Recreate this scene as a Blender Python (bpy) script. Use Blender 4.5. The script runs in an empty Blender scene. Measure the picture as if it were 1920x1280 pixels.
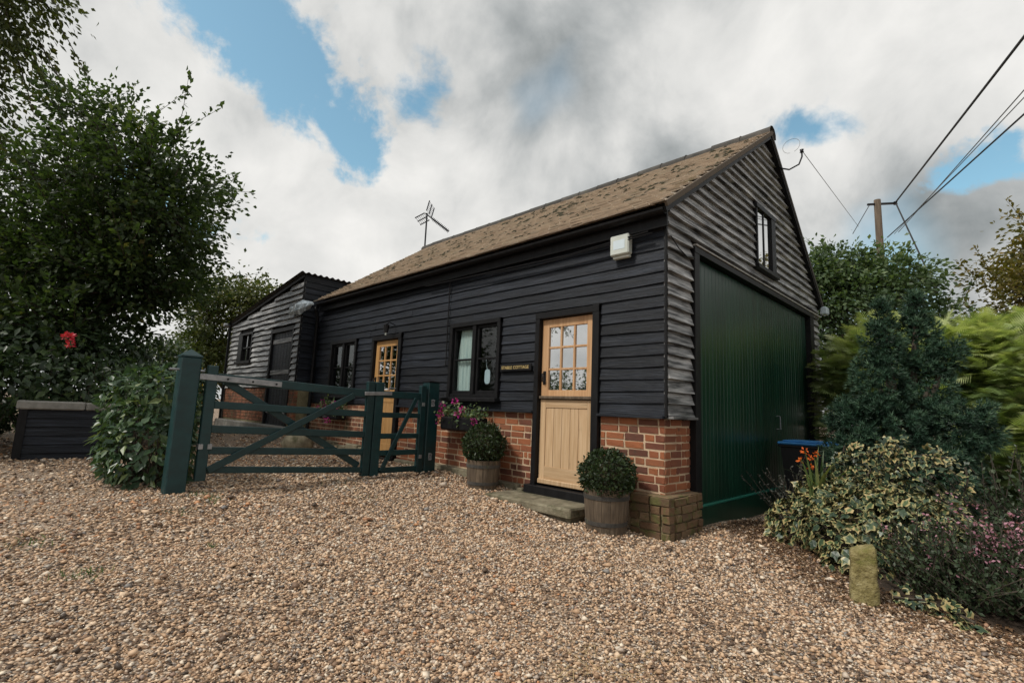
import bpy, bmesh, math, random
import numpy as np
from mathutils import Vector, Matrix

random.seed(7)
rng = np.random.default_rng(11)
sc = bpy.context.scene
COL = sc.collection
R = math.radians

# ------------------------------------------------------------------ camera
cam_d = bpy.data.cameras.new('camera')
cam = bpy.data.objects.new('camera', cam_d)
COL.objects.link(cam)
CAM = np.array((2.3654, -4.4723, 1.1185))
cr, cu, cf = (0.70858, 0.70441, 0.04151), (0.0677, -0.12642, 0.98966), (-0.70238, 0.69844, 0.13727)
cam.matrix_world = Matrix(((cr[0], cu[0], -cf[0], CAM[0]), (cr[1], cu[1], -cf[1], CAM[1]), (cr[2], cu[2], -cf[2], CAM[2]), (0, 0, 0, 1)))
cam_d.sensor_width = 36
cam_d.lens = 17.588
cam_d.clip_start = 0.05
cam_d.clip_end = 3000
sc.camera = cam

# ------------------------------------------------------------------ sky and sun
SUN = Vector((-0.20, -0.62, 0.76)).normalized()
world = bpy.data.worlds.new('World')
sc.world = world
world.use_nodes = True
wn = world.node_tree
wn.nodes.clear()
def N(nt, typ, **kw):
    n = nt.nodes.new(typ)
    for k, v in kw.items():
        setattr(n, k, v)
    return n
def mathn(nt, op, a, b=None, c=None, clamp=False):
    n = nt.nodes.new('ShaderNodeMath'); n.operation = op; n.use_clamp = clamp
    for i, v in enumerate((a, b, c)):
        if v is None: continue
        if isinstance(v, (int, float)): n.inputs[i].default_value = v
        else: nt.links.new(v, n.inputs[i])
    return n.outputs[0]
def vmath(nt, op, a, b=None, out=0):
    n = nt.nodes.new('ShaderNodeVectorMath'); n.operation = op
    for i, v in enumerate((a, b)):
        if v is None: continue
        if isinstance(v, (tuple, list)): n.inputs[i].default_value = v
        elif isinstance(v, (int, float)): n.inputs['Scale'].default_value = v
        else: nt.links.new(v, n.inputs[i] if not (op == 'SCALE' and i == 1) else n.inputs['Scale'])
    return n.outputs[out]
def smooth(nt, v, lo, hi):
    n = nt.nodes.new('ShaderNodeMapRange'); n.interpolation_type = 'SMOOTHSTEP'
    nt.links.new(v, n.inputs[0]); n.inputs[1].default_value = lo; n.inputs[2].default_value = hi
    return n.outputs[0]
def noise(nt, vec, scale, detail=5, rough=0.55, dist=0.0):
    n = nt.nodes.new('ShaderNodeTexNoise'); n.inputs['Scale'].default_value = scale
    n.inputs['Detail'].default_value = detail; n.inputs['Roughness'].default_value = rough
    n.inputs['Distortion'].default_value = dist
    if vec is not None: nt.links.new(vec, n.inputs['Vector'])
    return n.outputs[0]
def ramp(nt, v, stops, interp='LINEAR'):
    n = nt.nodes.new('ShaderNodeValToRGB'); n.color_ramp.interpolation = interp
    e = n.color_ramp.elements
    while len(e) < len(stops): e.new(0.5)
    for i, (p, c) in enumerate(stops):
        e[i].position = p; e[i].color = (c[0], c[1], c[2], 1)
    nt.links.new(v, n.inputs[0])
    return n.outputs[0]
def mixc(nt, f, a, b, mode='MIX'):
    n = nt.nodes.new('ShaderNodeMix'); n.data_type = 'RGBA'; n.blend_type = mode
    for i, v in ((0, f), (6, a), (7, b)):
        if isinstance(v, (int, float)): n.inputs[i].default_value = v
        elif isinstance(v, tuple): n.inputs[i].default_value = (v[0], v[1], v[2], 1)
        else: nt.links.new(v, n.inputs[i])
    return n.outputs[2]

sky = N(wn, 'ShaderNodeTexSky', sky_type='NISHITA', sun_disc=False)
sky.sun_elevation = math.asin(SUN.z)
sky.sun_rotation = math.atan2(SUN.x, SUN.y)
sky.air_density = 1.0; sky.dust_density = 1.2; sky.ozone_density = 1.5
tc = N(wn, 'ShaderNodeTexCoord')
sp = N(wn, 'ShaderNodeSeparateXYZ'); wn.links.new(tc.outputs['Generated'], sp.inputs[0])
den = mathn(wn, 'ADD', mathn(wn, 'MAXIMUM', sp.outputs[2], 0.0), 0.12)
cb = N(wn, 'ShaderNodeCombineXYZ')
wn.links.new(mathn(wn, 'DIVIDE', sp.outputs[0], den), cb.inputs[0])
wn.links.new(mathn(wn, 'DIVIDE', sp.outputs[1], den), cb.inputs[1])
q = cb.outputs[0]
dirv = tc.outputs['Generated']
edge_n = noise(wn, dirv, 8.5, 9, 0.60, 0.15)
big_n = noise(wn, vmath(wn, 'ADD', dirv, (3.1, 1.7, 0.4)), 2.1, 3, 0.5, 0.1)
fine_n = noise(wn, vmath(wn, 'ADD', dirv, (1.3, 7.7, 2.4)), 4.6, 9, 0.56, 0.25)
def gap(a, b, r, w, amp):
    """distance from a segment in the cloud layer -> opening in the clouds"""
    ab = (b[0] - a[0], b[1] - a[1], 0); L2 = ab[0] ** 2 + ab[1] ** 2
    rel = vmath(wn, 'SUBTRACT', q, (a[0], a[1], 0))
    t = mathn(wn, 'DIVIDE', vmath(wn, 'DOT_PRODUCT', rel, ab, 1), L2, clamp=True)
    near = vmath(wn, 'SCALE', ab, None)
    n = near.node; n.inputs[0].default_value = ab; wn.links.new(t, n.inputs['Scale'])
    d = vmath(wn, 'LENGTH', vmath(wn, 'SUBTRACT', rel, near), None, 1)
    d = mathn(wn, 'ADD', d, mathn(wn, 'MULTIPLY', mathn(wn, 'SUBTRACT', edge_n, 0.5), amp))
    return mathn(wn, 'SUBTRACT', 1.0, smooth(wn, d, r - w, r + w))
gaps = [gap((-1.06, 0.12), (-1.19, 0.32), 0.135, 0.06, 0.8), gap((-1.21, 0.34), (-1.47, 0.74), 0.09, 0.06, 0.75), gap((-1.04, 0.69), (-1.10, 0.70), 0.035, 0.06, 0.5),
        gap((-0.05, 1.95), (0.35, 2.0), 0.10, 0.06, 0.8), gap((-0.38, 1.38), (-0.36, 1.44), 0.05, 0.06, 0.5),
        gap((-2.1, 0.25), (-2.35, 0.42), 0.10, 0.08, 0.9), gap((-0.9, -1.2), (-1.6, -0.75), 0.18, 0.06, 0.9)]
open_ = gaps[0]
for g in gaps[1:]:
    open_ = mathn(wn, 'MAXIMUM', open_, g)
# scattered thin openings elsewhere in the layer
thin = mathn(wn, 'MULTIPLY', mathn(wn, 'SUBTRACT', 1.0, smooth(wn, big_n, 0.24, 0.36)), 0.7)
open_ = mathn(wn, 'MAXIMUM', open_, thin)
tone = mathn(wn, 'ADD', mathn(wn, 'MULTIPLY', big_n, 0.55), mathn(wn, 'MULTIPLY', fine_n, 0.45))
cloud = ramp(wn, tone, [(0.34, (2.2, 2.4, 2.45)), (0.42, (3.9, 4.05, 4.05)), (0.50, (6.0, 6.0, 5.85)), (0.60, (7.5, 7.4, 7.15))])
skyc = mixc(wn, 1.0, sky.outputs[0], (1.55, 1.85, 1.5), 'MULTIPLY')
fin = mixc(wn, open_, cloud, skyc)
bg = N(wn, 'ShaderNodeBackground'); bg.inputs[1].default_value = 0.1
wn.links.new(fin, bg.inputs[0])
wo = N(wn, 'ShaderNodeOutputWorld'); wn.links.new(bg.outputs[0], wo.inputs[0])

sl = bpy.data.lights.new('sun', 'SUN'); sl.energy = 2.1; sl.angle = R(9); sl.color = (1.0, 0.95, 0.87)
so = bpy.data.objects.new('sun', sl); COL.objects.link(so)
so.rotation_euler = SUN.to_track_quat('Z', 'Y').to_euler(); so.location = (0, -10, 20)

sc.view_settings.view_transform = 'Standard'
sc.view_settings.look = 'None'
sc.view_settings.exposure = 0.28
sc.view_settings.gamma = 1.0

# ------------------------------------------------------------------ materials
MAT = {}
def mat(name, stops=None, color=None, scale=(1, 1, 1), nscale=5, detail=6, rough=0.6, bump=0.0, bscale=40, bdist=0.01,
        src='noise', spec=0.5, metal=0.0, jitter=0.0, moss=None, translucent=0.0, coord='Object', nrough=0.6, rvar=0.0):
    m = bpy.data.materials.new(name); m.use_nodes = True
    nt = m.node_tree; b = nt.nodes['Principled BSDF']
    t = N(nt, 'ShaderNodeTexCoord')
    mp = N(nt, 'ShaderNodeMapping'); mp.inputs['Scale'].default_value = scale
    nt.links.new(t.outputs[coord], mp.inputs[0])
    oi = N(nt, 'ShaderNodeObjectInfo')
    vec = mp.outputs[0]
    if jitter >= 0:
        off = mathn(nt, 'MULTIPLY', oi.outputs['Random'], 37.0)
        vec = vmath(nt, 'ADD', vec, off)
    if src == 'noise': v = noise(nt, vec, nscale, detail, nrough)
    elif src == 'rnd':
        a = N(nt, 'ShaderNodeAttribute', attribute_name='rnd'); v = a.outputs['Fac']
    elif src == 'object':
        v = mathn(nt, 'ADD', mathn(nt, 'MULTIPLY', oi.outputs['Random'], 0.75), mathn(nt, 'MULTIPLY', noise(nt, vec, nscale, detail, nrough), 0.25))
    if stops: c = ramp(nt, v, stops)
    else:
        c = mixc(nt, 0.0, color, color)
    if jitter > 0:
        hs = N(nt, 'ShaderNodeHueSaturation'); nt.links.new(c, hs.inputs['Color'])
        nt.links.new(mathn(nt, 'ADD', mathn(nt, 'MULTIPLY', oi.outputs['Random'], 2 * jitter), 1 - jitter), hs.inputs['Value'])
        c = hs.outputs[0]
    if moss:
        mc, lo, hi, ms = moss
        f = smooth(nt, noise(nt, t.outputs[coord] if jitter < 0 else vec, ms, 5, 0.65), lo, hi)
        c = mixc(nt, f, c, mc)
    nt.links.new(c, b.inputs['Base Color'])
    b.inputs['Roughness'].default_value = rough
    if rvar:
        nt.links.new(mathn(nt, 'ADD', mathn(nt, 'MULTIPLY', noise(nt, vec, nscale * 1.7, 4), rvar), rough - rvar / 2), b.inputs['Roughness'])
    b.inputs['Specular IOR Level'].default_value = spec
    b.inputs['Metallic'].default_value = metal
    if bump:
        bn = N(nt, 'ShaderNodeBump'); bn.inputs['Strength'].default_value = bump; bn.inputs['Distance'].default_value = bdist
        nt.links.new(noise(nt, vec, bscale, 5, 0.6), bn.inputs['Height'])
        nt.links.new(bn.outputs[0], b.inputs['Normal'])
    if translucent:
        tr = N(nt, 'ShaderNodeBsdfTranslucent')
        lc = mixc(nt, 1.0, c, (1.5, 1.6, 0.7), 'MULTIPLY')
        nt.links.new(lc, tr.inputs[0])
        mx = N(nt, 'ShaderNodeMixShader'); mx.inputs[0].default_value = translucent
        nt.links.new(b.outputs[0], mx.inputs[1]); nt.links.new(tr.outputs[0], mx.inputs[2])
        nt.links.new(mx.outputs[0], nt.nodes['Material Output'].inputs[0])
    MAT[name] = m
    return m

mat('black_boards', [(0.28, (0.0035, 0.004, 0.006)), (0.5, (0.009, 0.0115, 0.017)), (0.64, (0.022, 0.027, 0.038)), (0.78, (0.075, 0.082, 0.095))],
    scale=(0.8, 0.8, 20), nscale=2.4, detail=10, nrough=0.68, rough=0.52, bump=0.9, bscale=6, bdist=0.008, jitter=0.4, spec=0.28, rvar=0.25)
mat('worn_skylit_boards', [(0.28, (0.010, 0.010, 0.011)), (0.39, (0.05, 0.05, 0.052)), (0.50, (0.21, 0.21, 0.21)), (0.66, (0.46, 0.455, 0.45))],  # worn grey streaks, plus raking skylight put into the colour as paler greys
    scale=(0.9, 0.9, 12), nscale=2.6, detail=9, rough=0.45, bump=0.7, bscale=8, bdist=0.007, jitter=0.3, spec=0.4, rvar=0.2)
mat('black_trim', [(0.3, (0.005, 0.005, 0.006)), (0.75, (0.014, 0.014, 0.015))], scale=(3, 3, 1), nscale=5, rough=0.5, bump=0.2, bscale=30, spec=0.2)
mat('sheathing', color=(0.008, 0.008, 0.008), rough=0.9)
mat('interior', color=(0.012, 0.011, 0.010), rough=0.9)
mat('oak', [(0.3, (0.42, 0.265, 0.135)), (0.5, (0.53, 0.36, 0.205)), (0.72, (0.62, 0.45, 0.28))], scale=(22, 22, 1.2), nscale=1.6, detail=7, rough=0.55,
    bump=0.15, bscale=6, bdist=0.003, jitter=0.10, moss=((0.27, 0.19, 0.11), 0.58, 0.82, 3))
mat('oak_rail', [(0.3, (0.42, 0.265, 0.135)), (0.5, (0.53, 0.36, 0.205)), (0.72, (0.62, 0.45, 0.28))], scale=(1.2, 22, 22), nscale=1.6, detail=7, rough=0.55,
    bump=0.15, bscale=6, bdist=0.003, jitter=0.08, moss=((0.25, 0.19, 0.10), 0.56, 0.80, 2))
mat('oak_warm', [(0.3, (0.42, 0.225, 0.105)), (0.5, (0.53, 0.31, 0.155)), (0.72, (0.61, 0.39, 0.215))], scale=(22, 22, 1.2), nscale=1.6, detail=7, rough=0.5,
    bump=0.12, bscale=6, bdist=0.003, jitter=0.08)
mat('orange_oak', [(0.3, (0.42, 0.215, 0.07)), (0.5, (0.52, 0.29, 0.11)), (0.72, (0.60, 0.37, 0.16))], scale=(22, 22, 1.2), nscale=1.6, detail=7, rough=0.45,
    bump=0.1, bscale=6, bdist=0.003, jitter=0.05)
mat('brick', [(0.0, (0.075, 0.038, 0.028)), (0.25, (0.15, 0.052, 0.030)), (0.5, (0.25, 0.082, 0.036)), (0.75, (0.34, 0.115, 0.045)), (1.0, (0.15, 0.08, 0.055))],
    src='object', nscale=14, rough=0.88, bump=0.6, bscale=45, bdist=0.006, moss=((0.05, 0.045, 0.03), 0.60, 0.78, 9))
mat('old_brick', [(0.30, (0.07, 0.040, 0.028)), (0.42, (0.15, 0.065, 0.038)), (0.52, (0.23, 0.085, 0.045)), (0.64, (0.29, 0.12, 0.06)), (0.72, (0.20, 0.13, 0.08))], nscale=6.5, detail=3, rough=0.92, bump=0.6, bscale=45, bdist=0.006,
    moss=((0.10, 0.085, 0.045), 0.52, 0.72, 2.5))
mat('mossy_brick', [(0.0, (0.085, 0.055, 0.035)), (0.4, (0.15, 0.085, 0.045)), (1.0, (0.20, 0.14, 0.08))],
    src='object', nscale=12, rough=0.95, bump=0.9, bscale=30, bdist=0.012, moss=((0.10, 0.095, 0.03), 0.45, 0.66, 8))
mat('mortar', [(0.3, (0.40, 0.29, 0.185)), (0.7, (0.64, 0.48, 0.33))], nscale=7, rough=0.95, bump=0.8, bscale=60, bdist=0.006,
    moss=((0.16, 0.13, 0.06), 0.62, 0.8, 3))
mat('mossy_mortar', [(0.3, (0.13, 0.11, 0.06)), (0.7, (0.27, 0.23, 0.13))], nscale=9, rough=0.95, bump=0.9, bscale=40, bdist=0.01)
mat('tile', [(0.0, (0.11, 0.085, 0.062)), (0.06, (0.15, 0.115, 0.085)), (0.10, (0.28, 0.22, 0.165)), (0.30, (0.42, 0.34, 0.26)), (0.7, (0.56, 0.46, 0.36)), (1.0, (0.49, 0.43, 0.34))],
    src='rnd', rough=0.9, bump=0.5, bscale=35, bdist=0.006, moss=((0.20, 0.18, 0.085), 0.58, 0.80, 2.2))
mat('ridge', [(0.3, (0.035, 0.035, 0.032)), (0.7, (0.085, 0.075, 0.065))], nscale=7, rough=0.9, bump=0.5, bscale=30, jitter=0.3,
    moss=((0.09, 0.10, 0.05), 0.6, 0.75, 5))
mat('moss', [(0.3, (0.020, 0.018, 0.010)), (0.7, (0.055, 0.050, 0.022))], nscale=20, rough=1.0, bump=1.0, bscale=60, bdist=0.01)
mat('green_paint', [(0.3, (0.003, 0.026, 0.015)), (0.7, (0.007, 0.046, 0.027))], scale=(9, 9, 0.7), nscale=3, rough=0.30, bump=0.12, bscale=14, bdist=0.003,
    jitter=0.18, spec=0.5)
mat('teal_paint', [(0.3, (0.0012, 0.021, 0.023)), (0.7, (0.003, 0.037, 0.040))], scale=(3, 2, 3), nscale=4, detail=9, rough=0.45, bump=0.3, bscale=16, bdist=0.004, jitter=0.1, moss=((0.014, 0.034, 0.030), 0.60, 0.78, 6), rvar=0.2)
mat('galvanised', [(0.3, (0.22, 0.23, 0.24)), (0.7, (0.38, 0.39, 0.40))], nscale=18, rough=0.5, metal=0.7)
mat('dark_metal', color=(0.02, 0.02, 0.022), rough=0.4, metal=0.6)
mat('white_plastic', [(0.3, (0.50, 0.54, 0.50)), (0.7, (0.66, 0.69, 0.64))], nscale=4, rough=0.45)
mat('sheet_plastic', [(0.3, (0.30, 0.37, 0.43)), (0.7, (0.62, 0.70, 0.76))], nscale=9, rough=0.3, bump=0.8, bscale=9, bdist=0.02)
mat('pale_flashing', [(0.3, (0.20, 0.19, 0.18)), (0.7, (0.42, 0.40, 0.37))], nscale=12, rough=0.7)
mat('curtain', [(0.3, (0.50, 0.62, 0.62)), (0.7, (0.80, 0.84, 0.78))], scale=(16, 1, 0.6), nscale=3, rough=0.9)
mat('white_card', color=(0.62, 0.72, 0.78), rough=0.6)
mat('gold', color=(0.62, 0.47, 0.20), rough=0.4)
mat('stone', [(0.3, (0.10, 0.085, 0.055)), (0.5, (0.19, 0.165, 0.11)), (0.75, (0.31, 0.28, 0.20))], nscale=6, rough=0.95, bump=0.9, bscale=22, bdist=0.015,
    moss=((0.055, 0.055, 0.022), 0.50, 0.72, 5))
mat('marker_stone', [(0.30, (0.055, 0.045, 0.02)), (0.44, (0.20, 0.165, 0.06)), (0.58, (0.33, 0.28, 0.13)), (0.72, (0.52, 0.47, 0.30))], nscale=11, detail=10, nrough=0.75, rough=0.95, bump=1.0, bscale=26, bdist=0.025,
    moss=((0.15, 0.145, 0.035), 0.50, 0.66, 5))
mat('concrete', [(0.3, (0.16, 0.155, 0.14)), (0.7, (0.30, 0.29, 0.265))], nscale=8, rough=0.95, bump=0.5, bscale=40)
mat('tub_wood', [(0.3, (0.060, 0.042, 0.027)), (0.55, (0.12, 0.088, 0.058)), (0.75, (0.19, 0.145, 0.10))], scale=(14, 14, 1.5), nscale=2.2, rough=0.85, bump=0.5, bscale=8, bdist=0.004, jitter=0.15)
mat('soil', [(0.3, (0.025, 0.017, 0.011)), (0.7, (0.085, 0.055, 0.034))], nscale=9, rough=1.0, bump=1.0, bscale=35, bdist=0.03)
mat('bark', [(0.3, (0.03, 0.024, 0.018)), (0.7, (0.10, 0.08, 0.06))], scale=(4, 4, 1), nscale=5, rough=0.95, bump=0.8, bscale=12, bdist=0.02)
mat('pole_wood', [(0.3, (0.06, 0.042, 0.028)), (0.7, (0.15, 0.11, 0.075))], scale=(8, 8, 0.6), nscale=3, rough=0.9)
mat('corrugated', [(0.3, (0.02, 0.02, 0.022)), (0.7, (0.06, 0.055, 0.05))], nscale=3, rough=0.6)
mat('blue_lid', [(0.3, (0.03, 0.20, 0.52)), (0.7, (0.06, 0.30, 0.68))], nscale=6, rough=0.4)
mat('bin_body', color=(0.012, 0.013, 0.015), rough=0.5)
mat('flint', [(0.0, (0.06, 0.042, 0.03)), (0.16, (0.23, 0.14, 0.085)), (0.32, (0.46, 0.295, 0.175)), (0.52, (0.62, 0.425, 0.27)), (0.68, (0.72, 0.54, 0.375)),
              (0.78, (0.40, 0.325, 0.265)), (0.88, (0.84, 0.71, 0.55)), (0.94, (0.18, 0.17, 0.165)), (1.0, (0.54, 0.27, 0.13))], src='rnd', rough=0.6, jitter=-1)
mat('wire_black', color=(0.012, 0.012, 0.012), rough=0.6)
mat('wire_grey', color=(0.16, 0.16, 0.16), rough=0.6)

def foliage(name, stops, tr=0.3, rough=0.5, spec=0.4):
    mat(name, stops, src='rnd', rough=rough, translucent=tr, jitter=-1, spec=spec)
foliage('leaf_tree', [(0.0, (0.018, 0.034, 0.014)), (0.5, (0.046, 0.078, 0.027)), (0.85, (0.09, 0.13, 0.04)), (1.0, (0.16, 0.15, 0.045))], 0.35)
foliage('leaf_overhang', [(0.0, (0.03, 0.042, 0.012)), (0.5, (0.065, 0.085, 0.022)), (1.0, (0.14, 0.14, 0.045))], 0.35)
foliage('leaf_far', [(0.0, (0.04, 0.06, 0.02)), (0.6, (0.10, 0.12, 0.035)), (1.0, (0.20, 0.16, 0.045))], 0.3)
foliage('leaf_hedge', [(0.0, (0.018, 0.032, 0.018)), (0.5, (0.042, 0.072, 0.036)), (1.0, (0.085, 0.125, 0.05))], 0.25, 0.36)
foliage('leaf_climber', [(0.0, (0.024, 0.050, 0.028)), (0.5, (0.050, 0.095, 0.048)), (0.88, (0.10, 0.155, 0.066)), (1.0, (0.20, 0.24, 0.09))], 0.2, 0.34)
foliage('leaf_box', [(0.0, (0.012, 0.022, 0.009)), (0.5, (0.026, 0.046, 0.016)), (1.0, (0.052, 0.082, 0.024))], 0.2, 0.45)
foliage('leaf_decid', [(0.0, (0.03, 0.055, 0.026)), (0.5, (0.085, 0.135, 0.062)), (1.0, (0.22, 0.27, 0.13))], 0.3)
foliage('leaf_amber', [(0.0, (0.06, 0.07, 0.02)), (0.5, (0.15, 0.125, 0.028)), (1.0, (0.26, 0.17, 0.05))], 0.35)
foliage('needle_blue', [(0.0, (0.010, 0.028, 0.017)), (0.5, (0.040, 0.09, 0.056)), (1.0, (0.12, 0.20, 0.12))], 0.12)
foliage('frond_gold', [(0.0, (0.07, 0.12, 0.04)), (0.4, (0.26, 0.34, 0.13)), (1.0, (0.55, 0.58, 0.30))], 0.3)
foliage('heather_green', [(0.0, (0.022, 0.038, 0.020)), (0.6, (0.048, 0.074, 0.036)), (1.0, (0.09, 0.12, 0.06))], 0.15)
foliage('heather_flower', [(0.0, (0.34, 0.13, 0.20)), (1.0, (0.62, 0.34, 0.42))], 0.3)
foliage('pink_petal', [(0.0, (0.42, 0.02, 0.25)), (1.0, (0.68, 0.07, 0.40))], 0.3)
foliage('red_petal', [(0.0, (0.55, 0.02, 0.05)), (1.0, (0.75, 0.10, 0.14))], 0.3)
foliage('orange_petal', [(0.0, (0.62, 0.10, 0.015)), (1.0, (0.80, 0.20, 0.03))], 0.3)
foliage('blade_green', [(0.0, (0.05, 0.09, 0.03)), (0.6, (0.11, 0.16, 0.055)), (1.0, (0.24, 0.24, 0.09))], 0.3)
foliage('blade_yellow', [(0.0, (0.16, 0.17, 0.03)), (0.6, (0.36, 0.30, 0.05)), (1.0, (0.5, 0.34, 0.05))], 0.35)
foliage('grey_sprig', [(0.0, (0.035, 0.04, 0.034)), (1.0, (0.10, 0.10, 0.085))], 0.1)
foliage('straw', [(0.0, (0.33, 0.23, 0.11)), (1.0, (0.5, 0.38, 0.2))], 0.1)

def ivy_material():
    m = bpy.data.materials.new('leaf_ivy'); m.use_nodes = True; nt = m.node_tree; b = nt.nodes['Principled BSDF']
    e = N(nt, 'ShaderNodeAttribute', attribute_name='edge').outputs['Fac']
    r = N(nt, 'ShaderNodeAttribute', attribute_name='rnd').outputs['Fac']
    oi = N(nt, 'ShaderNodeObjectInfo').outputs['Random']
    rr = mathn(nt, 'FRACT', mathn(nt, 'ADD', r, mathn(nt, 'MULTIPLY', oi, 3.7)))
    t = N(nt, 'ShaderNodeTexCoord')
    nz = noise(nt, t.outputs['Object'], 35, 3)
    f = mathn(nt, 'ADD', e, mathn(nt, 'MULTIPLY', mathn(nt, 'SUBTRACT', nz, 0.5), 0.9))
    f = mathn(nt, 'ADD', f, mathn(nt, 'MULTIPLY', mathn(nt, 'SUBTRACT', rr, 0.5), 0.5))
    green = ramp(nt, rr, [(0.0, (0.020, 0.040, 0.022)), (0.6, (0.05, 0.085, 0.042)), (1.0, (0.10, 0.14, 0.05))])
    cream = ramp(nt, rr, [(0.0, (0.20, 0.22, 0.085)), (0.6, (0.36, 0.33, 0.145)), (1.0, (0.44, 0.33, 0.15))])
    c = mixc(nt, smooth(nt, f, 0.55, 0.85), green, cream)
    nt.links.new(c, b.inputs['Base Color']); b.inputs['Roughness'].default_value = 0.42
    MAT['leaf_ivy'] = m
ivy_material()

def glass_material(name, refl, rough=0.02):
    m = bpy.data.materials.new(name); m.use_nodes = True; nt = m.node_tree
    nt.nodes.remove(nt.nodes['Principled BSDF'])
    tr = N(nt, 'ShaderNodeBsdfTransparent'); tr.inputs[0].default_value = (0.86, 0.9, 0.9, 1)
    gl = N(nt, 'ShaderNodeBsdfGlossy'); gl.inputs['Roughness'].default_value = rough
    t = N(nt, 'ShaderNodeTexCoord')
    bn = N(nt, 'ShaderNodeBump'); bn.inputs['Strength'].default_value = 0.03; bn.inputs['Distance'].default_value = 0.006
    nt.links.new(noise(nt, t.outputs['Object'], 5, 2), bn.inputs['Height']); nt.links.new(bn.outputs[0], gl.inputs['Normal'])
    lw = N(nt, 'ShaderNodeLayerWeight'); lw.inputs[0].default_value = 0.5
    f = mathn(nt, 'ADD', mathn(nt, 'MULTIPLY', mathn(nt, 'POWER', lw.outputs['Facing'], 4.0), 0.9), 0.03 + refl, clamp=True)
    mx = N(nt, 'ShaderNodeMixShader'); nt.links.new(f, mx.inputs[0])
    nt.links.new(tr.outputs[0], mx.inputs[1]); nt.links.new(gl.outputs[0], mx.inputs[2])
    nt.links.new(mx.outputs[0], nt.nodes['Material Output'].inputs[0])
    MAT[name] = m
glass_material('coated_glass', 0.72)
glass_material('window_glass', 0.0)

def ground_material():
    m = bpy.data.materials.new('gravel_ground'); m.use_nodes = True; nt = m.node_tree; b = nt.nodes['Principled BSDF']
    t = N(nt, 'ShaderNodeTexCoord'); o = t.outputs['Object']
    v = N(nt, 'ShaderNodeTexVoronoi'); v.inputs['Scale'].default_value = 55; nt.links.new(o, v.inputs['Vector'])
    sepc = N(nt, 'ShaderNodeSeparateColor'); nt.links.new(v.outputs['Color'], sepc.inputs[0])
    c = ramp(nt, sepc.outputs[0], [(0.0, (0.13, 0.085, 0.055)), (0.3, (0.30, 0.20, 0.13)), (0.6, (0.42, 0.30, 0.20)), (0.85, (0.50, 0.40, 0.30)), (1.0, (0.22, 0.20, 0.19))])
    gapd = smooth(nt, v.outputs['Distance'], 0.45, 0.75)
    c = mixc(nt, gapd, c, (0.07, 0.046, 0.03))
    earth = smooth(nt, noise(nt, o, 0.9, 5, 0.6), 0.50, 0.68)
    c = mixc(nt, mathn(nt, 'MULTIPLY', earth, 0.6), c, (0.15, 0.095, 0.055))
    nt.links.new(c, b.inputs['Base Color']); b.inputs['Roughness'].default_value = 0.9
    bn = N(nt, 'ShaderNodeBump'); bn.inputs['Strength'].default_value = 0.8; bn.inputs['Distance'].default_value = 0.012
    inv = mathn(nt, 'SUBTRACT', 1.0, v.outputs['Distance']); nt.links.new(inv, bn.inputs['Height']); nt.links.new(bn.outputs[0], b.inputs['Normal'])
    MAT['gravel_ground'] = m
ground_material()

# ------------------------------------------------------------------ object helpers
ORG = {}
def tag(o, label=None, cat=None, group=None, kind=None):
    if label: o['label'] = label
    if cat: o['category'] = cat
    if group: o['group'] = group
    if kind: o['kind'] = kind
    return o
def thing(name, loc, label, cat, group=None):
    o = bpy.data.objects.new(name, None); COL.objects.link(o)
    o.empty_display_size = 0.2
    o.location = loc; ORG[o.name] = np.array(loc, float)
    return tag(o, label, cat, group)
def link(name, me, material, parent=None, origin=None, smoothf=False, kind=None):
    """mesh given in world coordinates; origin = world position of the object's own origin"""
    if material and not me.materials: me.materials.append(MAT[material])
    if smoothf: me.polygons.foreach_set('use_smooth', [True] * len(me.polygons))
    o = bpy.data.objects.new(name, me); COL.objects.link(o)
    po = ORG[parent.name] if parent else np.zeros(3)
    og = np.array(origin, float) if origin is not None else po
    me.transform(Matrix.Translation(Vector(-og)))
    if parent: o.parent = parent
    o.location = og - po
    ORG[o.name] = og
    if kind: o['kind'] = kind
    return o
def place(name, me, parent, world, rot=(0, 0, 0), scale=(1, 1, 1)):
    """an object sharing mesh data with its alike pieces"""
    o = bpy.data.objects.new(name, me); COL.objects.link(o)
    po = ORG[parent.name] if parent else np.zeros(3)
    o.parent = parent; o.location = np.array(world) - po; o.rotation_euler = rot; o.scale = scale
    ORG[o.name] = np.array(world, float)
    return o
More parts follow.
